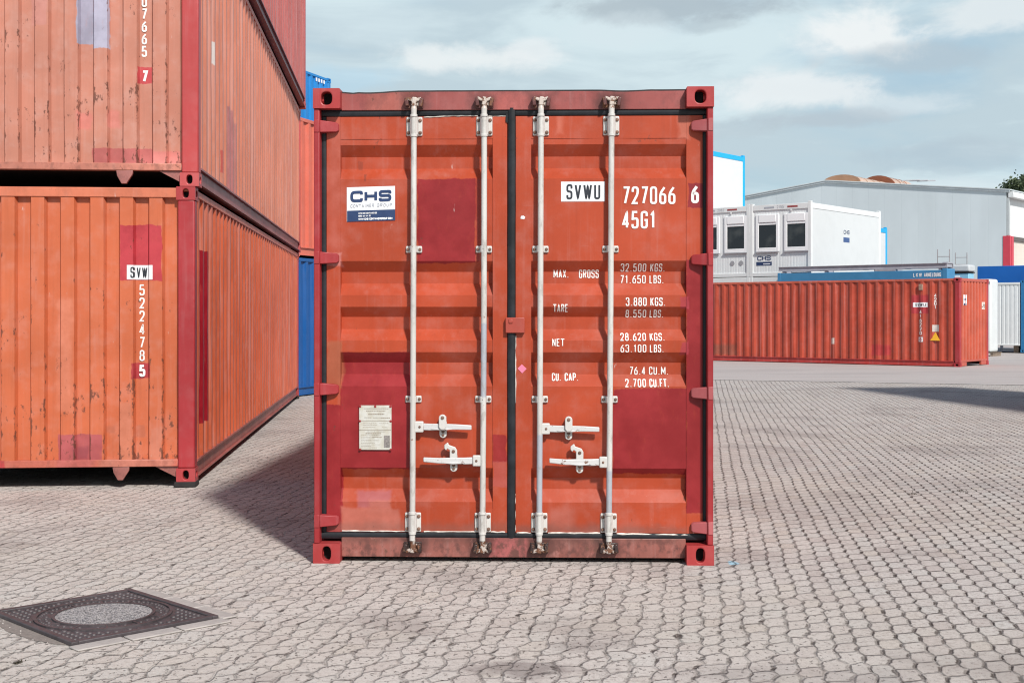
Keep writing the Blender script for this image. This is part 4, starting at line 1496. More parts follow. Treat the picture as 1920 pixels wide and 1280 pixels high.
mats2 = dict(post=paint('t2_post', (0.41, 0.050, 0.050), rust=0.15, scratch=0.3, var=0.08), cast=paint('t2_cast', (0.42, 0.065, 0.065), rust=0.25, scratch=0.4, var=0.08),
             rail=paint('t2_rail', (0.55, 0.20, 0.13), rust=0.55, scratch=0.5), sill=paint('t2_sill', (0.47, 0.17, 0.12), mottle=0.6, rust=0.7, scratch=1.0, var=0.2),
             bracket=paint('t2_bracket', (0.31, 0.115, 0.10), mottle=0.4, rust=0.4),
             lowrail=paint('t2_lowrail', (0.26, 0.095, 0.095), axis='yz', rust=0.5, scratch=0.3, var=0.25, patches=[(5.6, 6.4, -1, 1, (.25, .05, .06), .5), (8.3, 9.4, -1, 1, (.30, .10, .11), .6)]),
             siderail=paint('t2_siderail', (0.50, 0.16, 0.11), axis='yz'),
             end=paint('t2_end', TIER2, patches=t2_end, ridge=(0.252, 0.115, 0.624), edge_rust=[(1.3, 0.15, 0.055)], rust=0.8, scratch=1.0, var=0.09, streak=0.3, chalk=0.35, dents=1.0),
             side_r=paint('t2_side', (0.60, 0.205, 0.125), patches=t2_side, axis='yz', rust=0.45, scratch=0.45, var=0.10, streak=0.7, chalk=0.35),
             side_l=paint('t2_side_l', TIER2, axis='yz'), roof=paint('t2_roof', TIER2))
mats3 = dict(post=paint('t3_post', (0.42, 0.06, 0.06)), cast=paint('t3_cast', (0.42, 0.06, 0.06)), rail=paint('t3_rail', (0.14, 0.02, 0.028), axis='yz', rust=0.2),
             end=paint('t3_end', (0.45, 0.12, 0.10)), side_r=paint('t3_side', (0.46, 0.11, 0.095), axis='yz', rust=0.2, scratch=0.2, streak=0.5, chalk=0.3),
             side_l=paint('t3_side', SALMON), roof=paint('t3_roof', SALMON))
GL = 'red shipping containers in the yard'
tier1, at1 = container('bright orange container at the bottom of the left stack with white numbers down its end', left_loc(-2.784, 0.05), RZ_L, mats=mats1, group=GL, seed=1)
tier2, at2 = container('faded salmon container with a lavender patch, second up in the left stack', left_loc(-2.752, 0.05 + 2.591 + 0.004), RZ_L, mats=mats2, group=GL, seed=11)
tier3, at3 = container('dusty pink container at the top of the left stack, only its ribbed side showing', left_loc(-2.70, 0.05 + 2 * (2.591 + 0.004)), R(4.9), mats=mats3, group=GL, detail=1, nz_end=1)


def end3d(at, eps):
    return lambda p: (p[0], 0.016 + at(p[0]) - eps, p[1])


def end_text(s, px0, px1, yt, yb, zf, edge, at, parent, mat=None, t=0.13, eps=0.003, cw=0.30):
    q = text_strokes(s, ex(px0, edge), ex(px1, edge), zf(yb), zf(yt) - zf(yb), t=t, maxlen=0.01, cw=cw)
    return quads_mesh('lettering', q, end3d(at, eps), mat or M_white_letter, parent)


for i, ch in enumerate('522478'):
    y = 533 + i * 24.6
    end_text(ch, 260, 270, y, y + 20.5, ez1, 365, at1, tier1)
end_text('5', 260, 271, 683.5, 706, ez1, 365, at1, tier1, t=0.2)
for i, ch in enumerate('U7665'):
    y = -7 + i * 23.4 + (0 if i else 0)
    end_text(ch, 263.5, 273.5, y, y + 20.5, ez2, 371, at2, tier2, t=0.15)
end_text('7', 264, 275, 132.5, 155, ez2, 371, at2, tier2, t=0.2)
# drape the SVW sticker over the ribs
quads_mesh('sticker', grid_quads(ex(239), ex(286), ez1(524), ez1(497), 0.006), end3d(at1, 0.003), M_decal_white, tier1)
end_text('SVW', 245.5, 275, 500.5, 521, ez1, 365, at1, tier1, mat=M_decal_black, t=0.12, eps=0.006, cw=0.22)
quads_mesh('lettering', [(Vector((ex(278.5), ez1(521))), Vector((ex(279.3), ez1(521))), Vector((ex(279.3), ez1(500.5))), Vector((ex(278.5), ez1(500.5))))], end3d(at1, 0.006), M_decal_black, tier1)
# numbers far along the sides, seen edge-on
Wd = 1.219
ps_, sat = corr_pts(0.145, 12.05, 0.278, 0.072, 0.068, 0.036, 0.30)


def side_text(parent, s, y0, z_top, h, dzz):
    for i, ch in enumerate(s):
        q = text_strokes(ch, y0, y0 + h * 0.55, z_top - i * dzz - h, h, t=0.15, maxlen=0.02)
        quads_mesh('lettering', q, lambda p: (Wd - 0.012 - sat(p[0]) + 0.004, p[0], p[1]), M_white_letter, parent)


side_text(tier1, '22G1', 11.2, 1.84, 0.07, 0.09)
side_text(tier2, '0766', 11.2, 2.3, 0.10, 0.12)

# rubber pads the stack stands on
M_pad = plain('black_rubber', (0.02, 0.018, 0.018), 0.85, var=0.3)
for (lx, ly, lab) in ((1.13, 0.09, 'black rubber pad under the front corner of the orange container'), (1.13, 12.1, 'black rubber pad under the rear corner of the orange container')):
    p = Vector(left_loc(-2.784, 0)) + Vector((lx * math.cos(RZ_L) - ly * math.sin(RZ_L), lx * math.sin(RZ_L) + ly * math.cos(RZ_L), 0))
    mb = MB().box(-0.095, 0.095, -0.10, 0.10, 0.001, 0.0495)
    o = mb.build('support_pad', M_pad, None, bevel=0.008)
    o.location = p
    o.rotation_euler = (0, 0, RZ_L)
    tag(o, lab, 'support pad', 'rubber pads under the left stack')


# ------------------------------------------------------------------ containers behind the left stack
def simple_mats(key, body, frame, **kw):
    return dict(post=paint(key + '_post', frame, **kw), cast=paint(key + '_cast', frame, **kw), rail=paint(key + '_rail', frame, **kw), end=paint(key + '_end', body, **kw),
                side_r=paint(key + '_side', body, axis='yz', **kw), side_l=paint(key + '_side', body, axis='yz', **kw), roof=paint(key + '_roof', body, **kw))


BLUE = (0.004, 0.085, 0.30)
m_blue = simple_mats('blue', BLUE, (0.006, 0.09, 0.29), rust=0.1, scratch=0.1, var=0.08, streak=0.1, chalk=0.03)
m_blue2 = simple_mats('skyblue', (0.008, 0.19, 0.52), (0.01, 0.20, 0.52), rust=0.05, scratch=0.1, var=0.06, streak=0.1, chalk=0.03)
m_or = simple_mats('coral', (0.62, 0.135, 0.085), (0.60, 0.15, 0.10), rust=0.35, scratch=0.2, var=0.08, streak=0.1)
m_red = simple_mats('brick', (0.40, 0.07, 0.045), (0.34, 0.03, 0.03), rust=0.2)
RB = R(-19.5)


def back_stack(corner, base):
    c = Vector(corner)
    xax = Vector((math.cos(RB), math.sin(RB)))
    o = c - xax * 1.219
    return (o.x, o.y, base)


GB = 'blue and coral containers stacked behind the left stack'
container('deep blue container on the ground behind the left stack', back_stack((-4.02, 23.75), 0.0), RB, L=6.058, mats=m_blue, group=GB, detail=1, nz_end=1)
container('coral container resting on the deep blue one behind the left stack', back_stack((-3.98, 23.78), 2.597), RB, L=6.058, mats=m_or, group=GB, detail=1, nz_end=1)
yax = Vector((-math.sin(RB), math.cos(RB)))
far_c = Vector((-4.82, 34.5))
near_c = far_c - yax * 6.058
m_far = simple_mats('farcoral', (0.55, 0.12, 0.08), (0.50, 0.09, 0.07), rust=0.3)
for i, (mm, lab) in enumerate(((m_blue, 'dark blue container at the bottom of the far row behind the left stack'), (m_far, 'brick red container in the middle of the far row behind the left stack'),
                               (m_blue2, 'bright sky blue container peeking over the coral one at the top of the far row'))):
    fc, _ = container(lab, back_stack(tuple(near_c), i * 2.597), RB, L=6.058, mats=mm, group=GB, detail=1, nz_end=1)
q = []
for i in range(4):
    quads_mesh('lettering', grid_quads(5.22 + i * 0.14, 5.30 + i * 0.14, 2.40, 2.49, 0.2), lambda p: (1.2155, p[0], p[1]), M_decal_white, fc)

# ------------------------------------------------------------------ long red container on the right
RZ_R = R(51)
xr = Vector((math.cos(RZ_R), math.sin(RZ_R)))
near_corner = Vector((12.96, 37.5))
org = near_corner + xr * 1.219
FR = (0.40, 0.056, 0.028)
fr_side = [(0.93, 1.45, 1.55, 2.1, (0.36, 0.03, 0.04), .9), (2.1, 2.7, 0.3, 0.62, (0.38, 0.03, 0.035), .8, .02), (7.3, 8.6, 0.2, 0.55, (0.17, 0.07, 0.045), .6, .08),
           (9.2, 9.4, .3, .9, (.45, .33, .26), .6, .04), (3.9, 4.0, .62, .80, (.70, .62, .55), .9, .02)]
mats_r = dict(post=paint('fr_post', (0.36, 0.028, 0.034), rust=0.15), cast=paint('fr_cast', (0.36, 0.028, 0.034), rust=0.2), rail=paint('fr_rail', (0.44, 0.085, 0.055), rust=0.25),
              lowrail=paint('fr_lowrail', (0.40, 0.045, 0.040), axis='yz', rust=0.2), siderail=paint('fr_siderail', (0.48, 0.10, 0.06), axis='yz', rust=0.25),
              end=paint('fr_end', (0.50, 0.10, 0.055), rust=0.25, scratch=0.3), side_l=paint('fr_side', FR, patches=fr_side, axis='yz', rust=0.3, scratch=0.3, streak=0.3),
              side_r=paint('fr_side2', FR, axis='yz'), roof=paint('fr_roof', FR))
redc, atr = container('long brick red container standing alone across the yard on the right', (org.x, org.y, 0.0), RZ_R, mats=mats_r, group=GL, detail=1, nz_end=1, tunnel=False, fork=True, end_centre=0.6)


def rside(p, eps=0.012):
    return (-1.219 + 0.012 + sat(p[0]) - eps, p[0], p[1])


def rs_text(s, y0, z0, h, w, mat=M_white_letter, t=0.2, eps=0.004):
    # the visible side is seen with its near end on the right, so lettering runs towards -y
    q = text_strokes(s, 0, w, z0, h, t=t, maxlen=0.03)
    q = [tuple(Vector((y0 - p.x, p.y)) for p in k) for k in q]
    return quads_mesh('lettering', q, lambda p: rside(p, eps), mat, redc)


for i, ch in enumerate('42G1'):
    rs_text(ch, 0.78, 2.03 - i * 0.115, 0.10, 0.085)
for i, ch in enumerate('416220'):
    rs_text(ch, 1.22, 1.55 - i * 0.125, 0.105, 0.09)
q = [tuple(reversed(k)) for k in grid_quads(1.10, 1.24, 0.72, 0.86, 0.03)]
quads_mesh('sticker', q, lambda p: rside(p, 0.004), M_decal_white, redc)
rs_text('8', 1.215, 0.74, 0.10, 0.085, mat=plain('letter_red', (0.35, 0.03, 0.035)), eps=0.008)
q = [tuple(reversed(k)) for k in grid_quads(0.97, 1.40, 1.74, 1.88, 0.03)]
quads_mesh('sticker', q, lambda p: rside((p[0], p[1]), 0.006), M_decal_white, redc)
rs_text('SVWU', 1.35, 1.76, 0.10, 0.33, mat=M_decal_black, t=0.14, eps=0.011)
q = [tuple(reversed(k)) for k in grid_quads(0.62, 0.82, 1.02, 1.22, 0.03)]
quads_mesh('sticker', q, lambda p: rside(p, 0.004), plain('old_plate', (0.62, 0.56, 0.52), 0.5, var=0.2, scale=60), redc)
v = [rside((y, z), 0.010) for (y, z) in ((0.88, 0.76), (0.58, 0.76), (0.73, 1.01))]
sheet('warning_sticker', v, [(0, 1, 2)], plain('warning_yellow', (0.80, 0.42, 0.03), 0.45, var=0.05), redc, smooth=False)
v = [rside((y, z), 0.016) for (y, z) in ((0.745, 0.83), (0.715, 0.83), (0.73, 0.94))]
sheet('warning_sticker', v, [(0, 1, 2)], M_decal_black, redc, smooth=False)
# vent box high on the side, stickers on the end
MB().box(-1.245, -1.20, 1.10, 1.22, 2.24, 2.42).build('vent_cover', plain('vent_brown', (0.30, 0.20, 0.15), 0.7, var=0.2), redc, bevel=0.01)
q = grid_quads(-0.90, -0.62, 1.80, 2.10, 0.02)
quads_mesh('sticker', q, end3d(atr, 0.004), M_decal_white, redc)
q = grid_quads(-0.84, -0.66, 1.80, 1.85, 0.02)
quads_mesh('sticker_band', q, end3d(atr, 0.007), M_decal_navy, redc)
q = text_strokes('CHS', -0.82, -0.68, 1.94, 0.05, t=0.25, cw=0.8)
quads_mesh('lettering', q, end3d(atr, 0.007), M_decal_navy, redc)
q = grid_quads(0.70, 0.98, 1.68, 1.90, 0.02)
quads_mesh('sticker', q, end3d(atr, 0.004), plain('pale_sticker', (0.70, 0.66, 0.60), 0.5, var=0.1), redc)
q = text_strokes('VU', 0.74, 0.9, 1.72, 0.13, t=0.13)
quads_mesh('lettering', q, end3d(atr, 0.007), M_decal_black, redc)

# ------------------------------------------------------------------ site-office units
M_off = plain('office_white', (0.70, 0.725, 0.73), 0.45, var=0.03, scale=3, bump=0.03)
M_off_side = plain('office_white_sun_dimmed', (0.60, 0.625, 0.63), 0.45, var=0.03, scale=3, bump=0.03)  # same white paint, darkened to offset the strong sun on the long sides
M_frame_w = plain('office_frame_white', (0.68, 0.70, 0.70), 0.4, var=0.03, scale=3, bump=0.03)
M_frame_b = plain('office_frame_blue', (0.010, 0.36, 0.68), 0.4, var=0.05, scale=3, bump=0.03)
M_upvc = plain('window_white', (0.80, 0.81, 0.82), 0.35, var=0.02, scale=3, bump=0.02)


def glass_material():
    m, n, b = mat_base('office_glass')
    b.inputs['Base Color'].default_value = (0.012, 0.014, 0.018, 1)
    b.inputs['Roughness'].default_value = 0.08
    b.inputs['Specular IOR Level'].default_value = 0.5
    co = n.new('ShaderNodeTexCoord').outputs['Object']
    n.put(b.inputs['Base Color'], n.mix(n.step(n.noise(co, 1.6, 3), 0.5, 0.75), (0.010, 0.012, 0.016), (0.05, 0.055, 0.055)))
    return m


M_glass = glass_material()
M_slot_r = plain('slot_red', (0.30, 0.05, 0.05), 0.6)
RO = R(-39)
xo = Vector((math.cos(RO), math.sin(RO)))
yo = Vector((-math.sin(RO), math.cos(RO)))


def office(label, org, base, frame=None, H=2.60, L=6.058, windows=True, extras=True, vents=False, logo=True, number='', group=None, blue=False):
    frame = frame or M_frame_w
    r = thing('office_container', label, 'office container', (org[0], org[1], base), RO, group)
    w = 1.217
    # frame
    for xs in (-1, 1):
        for (y0, y1) in ((0.0, 0.16), (L - 0.16, L)):
            a, b = sorted((xs * w, xs * (w - 0.13)))
            MB().box(a, b, y0, y1, 0.0, H).build('corner_post', frame, r, bevel=0.01)
            MB().box(a + 0.004, b - 0.004, y0 + 0.004, y1 - 0.004, H, H + 0.05).build('corner_block', frame, r, bevel=0.008)
        a, b = sorted((xs * (w - 0.004), xs * (w - 0.10)))
        MB().box(a, b, 0.16, L - 0.16, H - 0.21, H - 0.012).build('roof_rail', frame, r, bevel=0.01)
        MB().box(a, b, 0.16, L - 0.16, 0.0, 0.14).build('floor_rail', frame, r, bevel=0.01)
    for (y0, y1) in ((0.004, 0.10), (L - 0.10, L - 0.004)):
        MB().box(-w + 0.13, w - 0.13, y0, y1, H - 0.21, H - 0.012).build('roof_rail', frame, r, bevel=0.01)
        MB().box(-w + 0.13, w - 0.13, y0, y1, 0.0, 0.14).build('floor_rail', frame, r, bevel=0.01)
    # walls: finely ribbed ends, smooth sides
    pe, ate = corr_pts(-w + 0.12, w - 0.12, 0.11, 0.08, 0.008, 0.004, 0.0)
    corr_wall('end_wall', r, M_off, pe, 0.13, H - 0.2, lambda s, d, z: (s, 0.040 + d, z))
    corr_wall('end_wall', r, M_off, pe, 0.13, H - 0.2, lambda s, d, z: (s, L - 0.040 - d, z), flip=True)
    for xs in (-1, 1):
        pts = [(0.15, 0), (L - 0.15, 0)]
        corr_wall('side_wall', r, M_off_side, pts, 0.13, H - 0.2, (lambda s, d, z: (w - 0.02, s, z)) if xs > 0 else (lambda s, d, z: (-w + 0.02, s, z)), flip=xs < 0)
    MB().box(-w + 0.05, w - 0.05, 0.05, L - 0.05, H - 0.05, H - 0.025).build('roof', M_frame_w, r)
    MB().box(-w + 0.11, w - 0.11, 0.11, L - 0.11, 0.03, 0.10).build('floor', M_floor, r)
    if windows:
        for (x0, x1) in ((-0.965, -0.045), (0.17, 1.10)):
            mb = MB()
            z0, z1 = 0.90, 2.24
            fw = 0.11
            mb.box(x0, x0 + fw, 0.0, 0.05, z0, z1)
            mb.box(x1 - fw, x1, 0.0, 0.05, z0, z1)
            mb.box(x0 + fw, x1 - fw, 0.0, 0.05, z0, z0 + 0.14)
            mb.box(x0 + fw, x1 - fw, 0.012, 0.05, 1.86, 1.94)
            win = mb.build('window', M_upvc, r, bevel=0.008)
            MB().box(x0 + fw + 0.001, x1 - fw - 0.001, 0.030, 0.036, z0 + 0.14, 1.86).build('pane', M_glass, win)
            MB().box(x0 + fw + 0.001, x1 - fw - 0.001, -0.012, 0.048, 1.945, z1).build('shutter_box', M_upvc, win, bevel=0.02)
            MB().box(x0 - 0.02, x1 + 0.02, -0.03, 0.01, z0 - 0.04, z0 - 0.002).build('sill', M_steel_grey, win)
    if extras:
        for xs, mt in ((-0.42, M_decal_grey), (0.50, M_slot_r)):
            MB().box(xs - 0.20, xs + 0.20, -0.002, 0.02, H - 0.145, H - 0.085).build('fork_slot', mt, r)
        if number:
            q = text_strokes(number, -0.12, 0.16, H - 0.16, 0.10, t=0.12)
            quads_mesh('lettering', q, lambda p: (p[0], 0.001, p[1]), M_decal_grey, r)
        MB().box(0.42, 0.48, -0.01, 0.02, H - 0.27, H - 0.215).build('drip_spout', frame, r)
    if logo:
        q = text_strokes('CHS', -0.92, -0.38, 0.58, 0.17, t=0.2, cw=0.8, r=0.28)
        quads_mesh('lettering', q, lambda p: (p[0], 0.036, p[1]), M_decal_navy, r)
        MB().box(-0.96, -0.34, 0.034, 0.039, 0.40, 0.535).build('sticker_band', M_decal_navy, r)
        q = grid_quads(-0.68, -0.40, 0.44, 0.47, 1)
        quads_mesh('lettering', q, lambda p: (p[0], 0.0335, p[1]), M_decal_white, r)
    if vents:
        for x in (0.50, 0.86):
            mb = MB()
            mb.tube([(x, 0.045, 0.52), (x, 0.02, 0.52)], 0.085, 16)
            mb.build('vent_grille', M_steel_grey, r)
    return r


near_off = Vector((10.57, 45.8))


def office_org(k, dy=0.0):
    p = near_off - xo * (1.219 + 2.438 * k) + yo * dy
    return (p.x, p.y)


GO = 'white site office containers'
o0 = office('white office container nearest the hall, its smooth long side and two dark windows showing', office_org(0), 2.9, number='2155', group=GO)
q = text_strokes('CHS', 2.72, 3.22, 1.60, 0.15, t=0.18, cw=0.8, r=0.28)
quads_mesh('lettering', q, lambda p: (1.217 - 0.015, p[0], p[1]), M_decal_navy, o0)
MB().box(1.196, 1.203, 2.70, 3.22, 1.30, 1.48).build('sticker_band', plain('band_blue', (0.05, 0.10, 0.25), 0.4), o0)
office('white office container with two round vents, beside the unit nearest the hall', office_org(1), 2.9, vents=True, number='2082', group=GO)
office('white office container half hidden at the far left end of the upper office row', office_org(2), 2.9, number='2071', group=GO)
office('white office container mostly hidden by the large orange container, left of the vented unit', office_org(3), 2.9, number='2064', group=GO)
GS = 'plain ground floor office containers'
for k in range(4):
    office('plain white office container on the ground under the upper office row', office_org(k), 0.29, windows=False, extras=False, logo=False, group=GS)
o = office('blue framed white office container perched on top of the office row', office_org(2.44), 2.9 + 2.66, frame=M_frame_b, H=2.56, windows=False, extras=False, logo=False, group='blue framed office containers')
p = Vector((16.8, 58.0)) - yo * 6.058 - xo * 1.219
office('blue framed white office container peeking out behind the unit nearest the hall', (p.x, p.y), 2.75, frame=M_frame_b, H=2.62, windows=False, extras=False, logo=False, group='blue framed office containers')
office('blue framed white office container on the ground under another blue framed one', (p.x, p.y), 0.10, frame=M_frame_b, H=2.58, windows=False, extras=False, logo=False, group='blue framed office containers')

# ------------------------------------------------------------------ blue registration booth with a steel frame on its roof
bc = Vector((14.1, 42.0))
booth = thing('registration_booth', 'mid blue truck registration booth with white lettering, behind the long brick red container', 'booth', (bc.x, bc.y, 0), RO)
M_bluebooth = plain('booth_blue', (0.055, 0.225, 0.42), 0.5, var=0.08, scale=3)
MB().box(-6.06, 0, 0.02, 0.66, 0.05, 2.70).build('wall', plain('booth_wall', (0.05, 0.22, 0.42), 0.5), booth)
MB().box(-6.06, 0, 0.0, 0.68, 2.66, 2.97).build('fascia', M_bluebooth, booth, bevel=0.01)
MB().box(-0.16, 0.004, -0.004, 0.684, 2.64, 3.02).build('corner_post', M_bluebooth, booth, bevel=0.01)
MB().box(-6.064, -5.95, -0.004, 0.684, 2.64, 2.99).build('corner_post', M_bluebooth, booth, bevel=0.01)
q = text_strokes('LKW', -1.13, -0.83, 2.755, 0.135, t=0.17)
quads_mesh('lettering', q, lambda p: (p[0], -0.004, p[1]), M_decal_white, booth)
q = text_strokes('ANMELDUNG', -0.76, -0.20, 2.755, 0.135, t=0.17)
quads_mesh('lettering', q, lambda p: (p[0], -0.004, p[1]), M_decal_white, booth)
M_galv = plain('galvanised', (0.40, 0.40, 0.44), 0.45, var=0.12, scale=6, metal=0.2)
rk = thing('steel_frame', 'grey steel beam frame lying on the roof of the blue booth', 'steel frame', (bc.x, bc.y, 3.04), RO)
for x in (-5.9, -4.3, -2.5, -0.3):
    MB().box(x, x + 0.08, 0.05, 0.63, -0.068, -0.001).build('foot', M_galv, rk)
MB().box(-2.45, -1.75, 0.0, 0.6, -0.066, -0.005).build('foot', M_galv, rk)
mb = MB()
for (y0, y1) in ((0.02, 0.12), (0.56, 0.66)):
    mb.box(-6.05, -0.02, y0, y1, 0.14, 0.16)
    mb.box(-6.05, -0.02, y0 + 0.04, y1 - 0.04, 0.02, 0.14)
    mb.box(-6.05, -0.02, y0, y1, 0.0, 0.02)
mb.build('long_beam', M_galv, rk)
mb = MB()
for x in (-6.04, -4.6, -3.0, -1.5, -0.14):
    mb.box(x, x + 0.1, 0.12, 0.56, 0.03, 0.13)
mb.build('cross_beam', M_galv, rk)
MB().box(-0.20, -0.02, 0.125, 0.55, 0.145, 0.19).build('end_plate', M_galv, rk)

# pale blue cabin with a grey water tank lid
cb = Vector((14.62, 44.1))
cab = thing('pump_cabin', 'pale blue cabin with a light grey rounded lid, right of the blue booth', 'cabin', (cb.x, cb.y, 0), RO)
MB().box(0, 0.92, 0.0, 0.5, 0.0, 2.92).build('wall', plain('cabin_blue', (0.24, 0.50, 0.68), 0.5, var=0.06, scale=4), cab, bevel=0.02)
MB().box(-0.03, 0.95, -0.03, 0.53, 2.925, 2.96).build('lid_seal', M_dark, cab)
MB().box(-0.04, 0.96, -0.04, 0.54, 2.962, 3.20).build('lid', plain('lid_grey', (0.50, 0.53, 0.55), 0.5, var=0.05), cab, bevel=0.06, seg=3)
MB().box(0.42, 0.62, -0.012, 0.0, 2.68, 2.84).build('notice', M_decal_white, cab)
cc = MB()
cc.tube([(0.16, -0.04, 2.93), (0.22, -0.10, 2.86), (0.26, -0.10, 2.7), (0.28, -0.06, 2.45)], 0.012, 6)
cc.build('hose', M_gasket, cab)
M_ladder = plain('ladder_metal', (0.30, 0.30, 0.31), 0.5, var=0.2)


def ladder_top(label, p, z0, z1):
    r = thing('roof_ladder', label, 'ladder', (p[0], p[1], z0), R(-20), 'ladder tops above the roofs')
    for x in (-0.185, 0.185):
        MB().tube([(x, 0, 0.0), (x, 0, z1 - z0)], 0.016, 8).build('rail', M_ladder, r)
    MB().tube([(-0.185, 0, 0.26), (0.185, 0, 0.26)], 0.013, 8).build('rung', M_ladder, r)
    MB().tube([(-0.185, 0, 0.02), (0.185, 0, 0.02)], 0.013, 8).build('rung', M_ladder, r)


pp = bc - xo * 0.24 + yo * 0.33
ladder_top('thin grey ladder top standing on the roof end of the blue booth', (pp.x, pp.y), 3.16, 3.66)
pp = cb + xo * 0.58 + yo * 0.25
ladder_top('thin grey ladder top standing on the lid of the pale blue cabin', (pp.x, pp.y), 3.20, 3.62)

# ------------------------------------------------------------------ right-hand group: swap body, white units
sb = Vector((20.1, 56.0))
swap = thing('swap_body', 'royal blue swap body box at the right edge, behind the white units', 'swap body', (sb.x, sb.y, 0), RO)
M_royal = plain('royal_blue', (0.004, 0.105, 0.40), 0.45, var=0.05, scale=2, bump=0.03)
MB().box(0, 9.5, 0, 2.5, 0.95, 3.60).build('body', M_royal, swap, bevel=0.03)
MB().box(0.1, 9.4, 0.3, 2.2, 0.80, 0.95).build('chassis', M_floor, swap)
for x in (0.9, 8.4):
    for y in (0.25, 2.15):
        MB().box(x, x + 0.1, y, y + 0.1, 0, 0.80).build('leg', M_steel_grey, swap)

wa = Vector((17.48, 47.3))
M_whitebox = plain('white_box', (0.64, 0.67, 0.67), 0.5, var=0.04, scale=3)
wu = thing('storage_cabinet', 'smooth white storage unit with rounded edges, right behind the brick red container', 'storage unit', (wa.x, wa.y, 0.145), RO)
MB().box(-3.4, 0, 0, 0.8, 0.0, 2.68).build('body', M_whitebox, wu, bevel=0.08, seg=4)
MB().box(-0.10, -0.03, -0.012, 0.0, 2.5, 2.58).build('lifting_eye', M_steel_grey, wu)
M_wood = plain('weathered_wood', (0.22, 0.17, 0.13), 0.85, var=0.3, scale=12)
pal = thing('wooden_pallet', 'grey wooden pallet under the corner of the smooth white storage unit', 'pallet', (wa.x, wa.y, 0), RO)
mb = MB()
for i in range(6):
    mb.box(-1.1, 0.12, -0.08 + i * 0.16, 0.04 + i * 0.16, 0.118, 0.140)
mb.build('deck', M_wood, pal)
for x in (-1.08, -0.54, 0.0):
    MB().box(x, x + 0.1, -0.06, 0.80, 0.0, 0.118).build('runner', M_wood, pal)

ub = Vector((19.98, 51.0))
rb_ = thing('site_container', 'white ribbed site container raised off the ground at the right edge', 'site container', (ub.x, ub.y, 0), RO)
pe, ate = corr_pts(-3.0, 0, 0.16, 0.10, 0.015, 0.02, 0.0)
corr_wall('front_wall', rb_, M_off, pe, 0.36, 2.72, lambda s, d, z: (s, 0.02 + d, z))
MB().box(-3.0, 0, 0.045, 2.4, 0.31, 2.76).build('body', M_off, rb_)
MB().box(-3.0, 0, 0.0, 0.10, 2.70, 2.79).build('top_rail', M_frame_w, rb_, bevel=0.01)
MB().box(-3.0, 0, 0.0, 0.10, 0.30, 0.36).build('floor_rail', M_frame_w, rb_, bevel=0.01)
for x in (-2.9, -0.3):
    MB().box(x, x + 0.2, 0.2, 2.3, 0, 0.30).build('timber_block', M_wood, rb_)
uc = ub + xo * 0.03
m_bs = simple_mats('steelblue', (0.02, 0.16, 0.36), (0.02, 0.17, 0.38), rust=0.1, scratch=0.1, var=0.05)
pc = uc + xo * 1.219
container('steel blue container cut off by the right edge of the picture', (pc.x, pc.y, 0.03), RO, L=2.991, H=2.84, mats=m_bs, detail=1, nz_end=1, tunnel=False)

# two containers outside the picture on the right whose shadow falls into it
RS = R(9.4)
ys_ = Vector((-math.sin(RS), math.cos(RS)))
xs_ = Vector((math.cos(RS), math.sin(RS)))
bl = Vector((9.35, 21.6))
fo = bl - ys_ * 12.192 + xs_ * 1.219
GR = 'stack casting the shadow on the right'
for i in range(2):
    container(('brick red container on the ground just outside the right edge', 'brick red container on top of another just outside the right edge')[i], (fo.x, fo.y, i * 2.597), RS, mats=m_red, group=GR, detail=1, nz_end=1)

# ------------------------------------------------------------------ hall
hc = Vector((28.6, 75.0))
hall = thing('industrial_hall', 'large pale grey metal clad hall with a low pitched roof and brown skylights', 'industrial hall', (hc.x, hc.y, 0), RO)


def clad_material(name, c0, axis, pitch, line=0.5):
    m, n, b = mat_base(name)
    co = n.new('ShaderNodeTexCoord').outputs['Object']
    x, y, z = n.sep(co)
    s = {'x': x, 'y': y, 'z': z}[axis]
    fr = n.m('FRACT', n.m('DIVIDE', s, pitch))
    e = n.m('ABSOLUTE', n.m('SUBTRACT', fr, 0.5))
    ln_ = n.step(e, 0.475, 0.495)
    g = n.noise(n.map(co, sc=(0.4, 0.4, 0.15)), 1.2, 4, 0.55)
    idx = n.m('FLOOR', n.m('DIVIDE', s, pitch))
    wn = n.new('ShaderNodeTexWhiteNoise', noise_dimensions='1D')
    n.put(wn.inputs['W'], idx)
    c = n.mix(n.step(g, 0.3, 0.7), tuple(v * 0.94 for v in c0), tuple(v * 1.05 for v in c0))
    c = n.mix(n.m('MULTIPLY', wn.outputs['Value'], 0.35), c, tuple(v * 0.92 for v in c0))
    c = n.mix(n.m('MULTIPLY', ln_, line), c, tuple(v * 0.6 for v in c0))
    n.put(b.inputs['Base Color'], c)
    b.inputs['Roughness'].default_value = 0.5
    b.inputs['Specular IOR Level'].default_value = 0.3
    n.put(b.inputs['Normal'], n.bump(n.m('MULTIPLY', ln_, -1.0), 0.3, 0.01))
    return m


